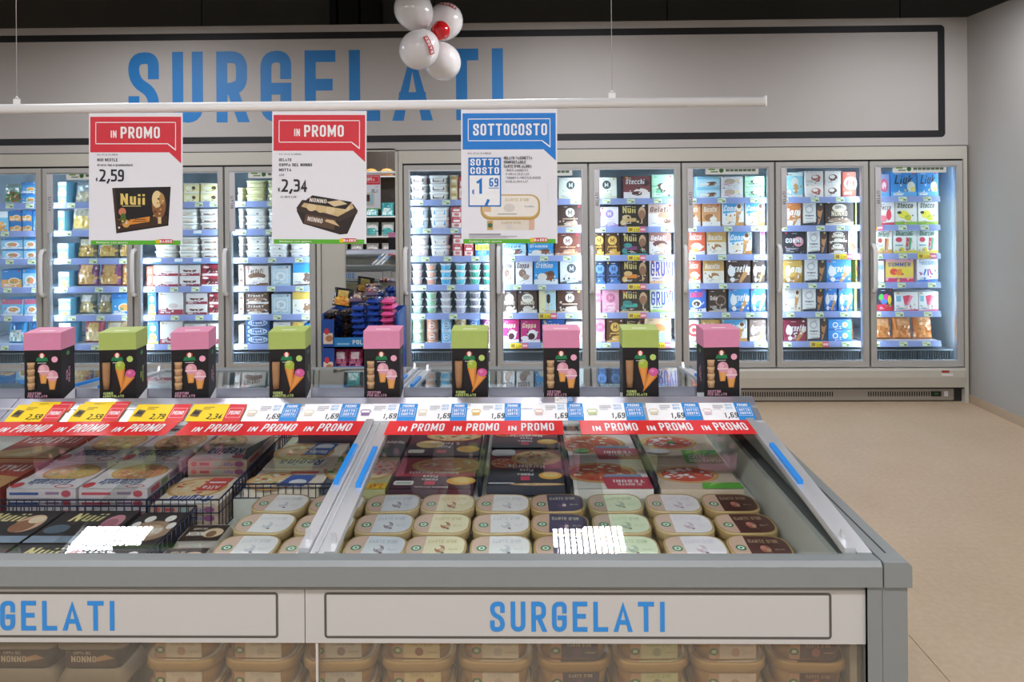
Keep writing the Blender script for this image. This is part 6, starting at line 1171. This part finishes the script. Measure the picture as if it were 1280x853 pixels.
def pillow(w, d, h, cols, seed):
    rr = random.Random(seed); m = MB(); n = 8; T = []; Bm = []
    for j in range(n + 1):
        a = []; b = []
        for i in range(n + 1):
            u, v = i / n, j / n; e = (max(0, 1 - (2 * u - 1) ** 4) * max(0, 1 - (2 * v - 1) ** 4)) ** .5; q = rr.uniform(-.25, .25) * e * h * .4
            a.append(((u - .5) * w, v * d, h / 2 + e * h / 2 + q)); b.append(((u - .5) * w, v * d, h / 2 - e * h / 2))
        T.append(a); Bm.append(b)
    for j in range(n):
        for i in range(n):
            c = cols[0] if (j == 0 or i in (0, n - 1)) else rr.choice(cols)
            m.face([T[j][i], T[j][i + 1], T[j + 1][i + 1], T[j + 1][i]], c, 0, True); m.face([Bm[j + 1][i], Bm[j + 1][i + 1], Bm[j][i + 1], Bm[j][i]], c, 0, True)
    return m
PILL = {k: [pillow(.102, .2, .043, c, s + 5).mesh('sweets_bag', FILM) for s in range(2)] for k, c in {'black': ['1c1c20', '1c1c20', '2c2a2c', 'b0643a', '24242a'], 'blue': ['2a4aa0', '2a4aa0', '3a60b8', '6a80c8', '1f3a88'], 'pink': ['e05a98', 'e05a98', 'f07ab0', 'c84080', 'f4a8c8'], 'mixed': ['6a5a70', 'c89a5a', 'd8c8b0', '8a3a4a', '3a4a8a']}.items()}
def pile(k, u, vb, n, y, dsc):
    x = WX(u, YD + .1, 400); z = dz(vb) - .034
    for i in range(n):
        link('sweets_bag', PILL[k][i % 2], None, (x + random.uniform(-.008, .008), y + random.uniform(0, .02), z + i * .047), (0, 0, random.uniform(-.04, .04)), f'{["lowest", "second", "third", "fourth", "fifth", "sixth", "seventh", "eighth"][i]} {dsc}', 'bag', 'sweets bags piled on the display')
pile('black', 414.5, 424, 5, YD + .01, 'black sweets bag in the left pile of the display')
pile('black', 432.5, 424, 5, YD + .05, 'black sweets bag in the second pile of the display')
pile('blue', 450, 424, 6, YD + .01, 'blue sweets bag in the left blue pile')
pile('blue', 468, 424, 7, YD + .03, 'blue sweets bag in the right blue pile')
pile('pink', 486, 424, 3, YD + .05, 'pink sweets bag low in the right pile')
pile('pink', 486, 400.5, 4, YD + .02, 'pink sweets bag high in the right pile')
link('sweets_bag', m_bag(.15, .14, .04, bagc('26262c', 'd88a3a', 'c8b060', 'e0b050', '30303a'), 3).mesh('sweets_bag', FILM), None, (WX(427, YD + .1, 370), YD + .08, dz(386)), (0, .15, 0), 'black and orange sweets bag standing on top of the left pile', 'bag', 'sweets bags piled on the display')
for i, u in enumerate((428, 446, 466, 486)):
    link('sweets_bag', m_bag(.115, .17, .045, bagc('8a2a4a', 'd87a9a', 'e8d0d8', '5a2a5a', 'a84a6a'), i).mesh('sweets_bag', FILM), None, (WX(u, YD + .1, 450), YD + .03, zC - .0445), None, ['leftmost', 'second', 'third', 'rightmost'][i] + ' red and pink sweets bag in the lower tray', 'bag', 'sweets bags in the lower tray')
for i, (k, u, v) in enumerate((('mixed', 446, 352), ('mixed', 466, 350))):
    link('sweets_bag', PILL[k][i], None, (WX(u, YD + .1, 360), YD + .05, dz(424) + .047 * (6 + i) - .026), (.15, 0, .2), ['left', 'right'][i] + ' patterned sweets bag on top of the blue piles', 'bag', 'sweets bags piled on the display')

# ------------------------------------------------------------------ bread rack behind the viewer (seen in the mirror)
gx0, gx1, gy = -4.6, -1.2, -1.7
rk = thing('bread_rack', 'cream shop rack with bread and packets reflected in the mirror', 'rack')
many('rack_frame', CREAM, rk, b=[(gx0, gx0 + .03, gy - .4, gy, 0, 2.5), (gx1 - .03, gx1, gy - .4, gy, 0, 2.5)])
one('rack_back', mat('dark_rack_board', '40362e', .6), rk, b=[(gx0, gx1, gy - .42, gy - .4, 0, 2.9)])
for z in (.15, .55, .95, 1.33, 2.1): one('rack_shelf', WHITEM, rk, b=[(gx0 + .03, gx1 - .03, gy - .4, gy, z - .02, z)])
for s, (z, k, c, d) in enumerate(((2.1, 'loaf', 'bread loaf', 'round golden bread loaf'), (1.33, 'teal', 'packet', 'teal packet'), (.95, 'teal', 'packet', 'white and teal packet'), (.55, 'white', 'packet', 'white and red packet'))):
    for i in range(11):
        x = gx0 + .2 + i * .3
        if k == 'loaf': m = MB(); m.rings([[(.13 * math.cos(t) * q, .1 * math.sin(t) * q, zz) for t in [j * math.pi / 6 for j in range(12)]] for q, zz in ((.8, 0), (1, .04), (.95, .09), (.6, .13), (.1, .145))], ['b8742c', 'c88a3c', 'd89a4a']); me = m.mesh('bread_loaf', CARD)
        else: me = m_bag(.24, .26, .1, bagc('5ab8b8', 'e0f0f0', '3a98a0', '8ad0d0') if k == 'teal' and s == 1 else bagc('e0e8e8', '5ab8b8' if s == 2 else 'c84a4a', 'f0f0f0'), i).mesh('packet', FILM)
        link('bread_loaf' if k == 'loaf' else 'packet', me, None, (x, gy - .12, z), (0, 0, math.pi), f'{d}, {("first second third fourth fifth sixth seventh eighth ninth tenth last".split())[i]} from left on the {["top", "second", "third", "lowest"][s]} shelf of the bread rack', c, 'packets on the bread rack')
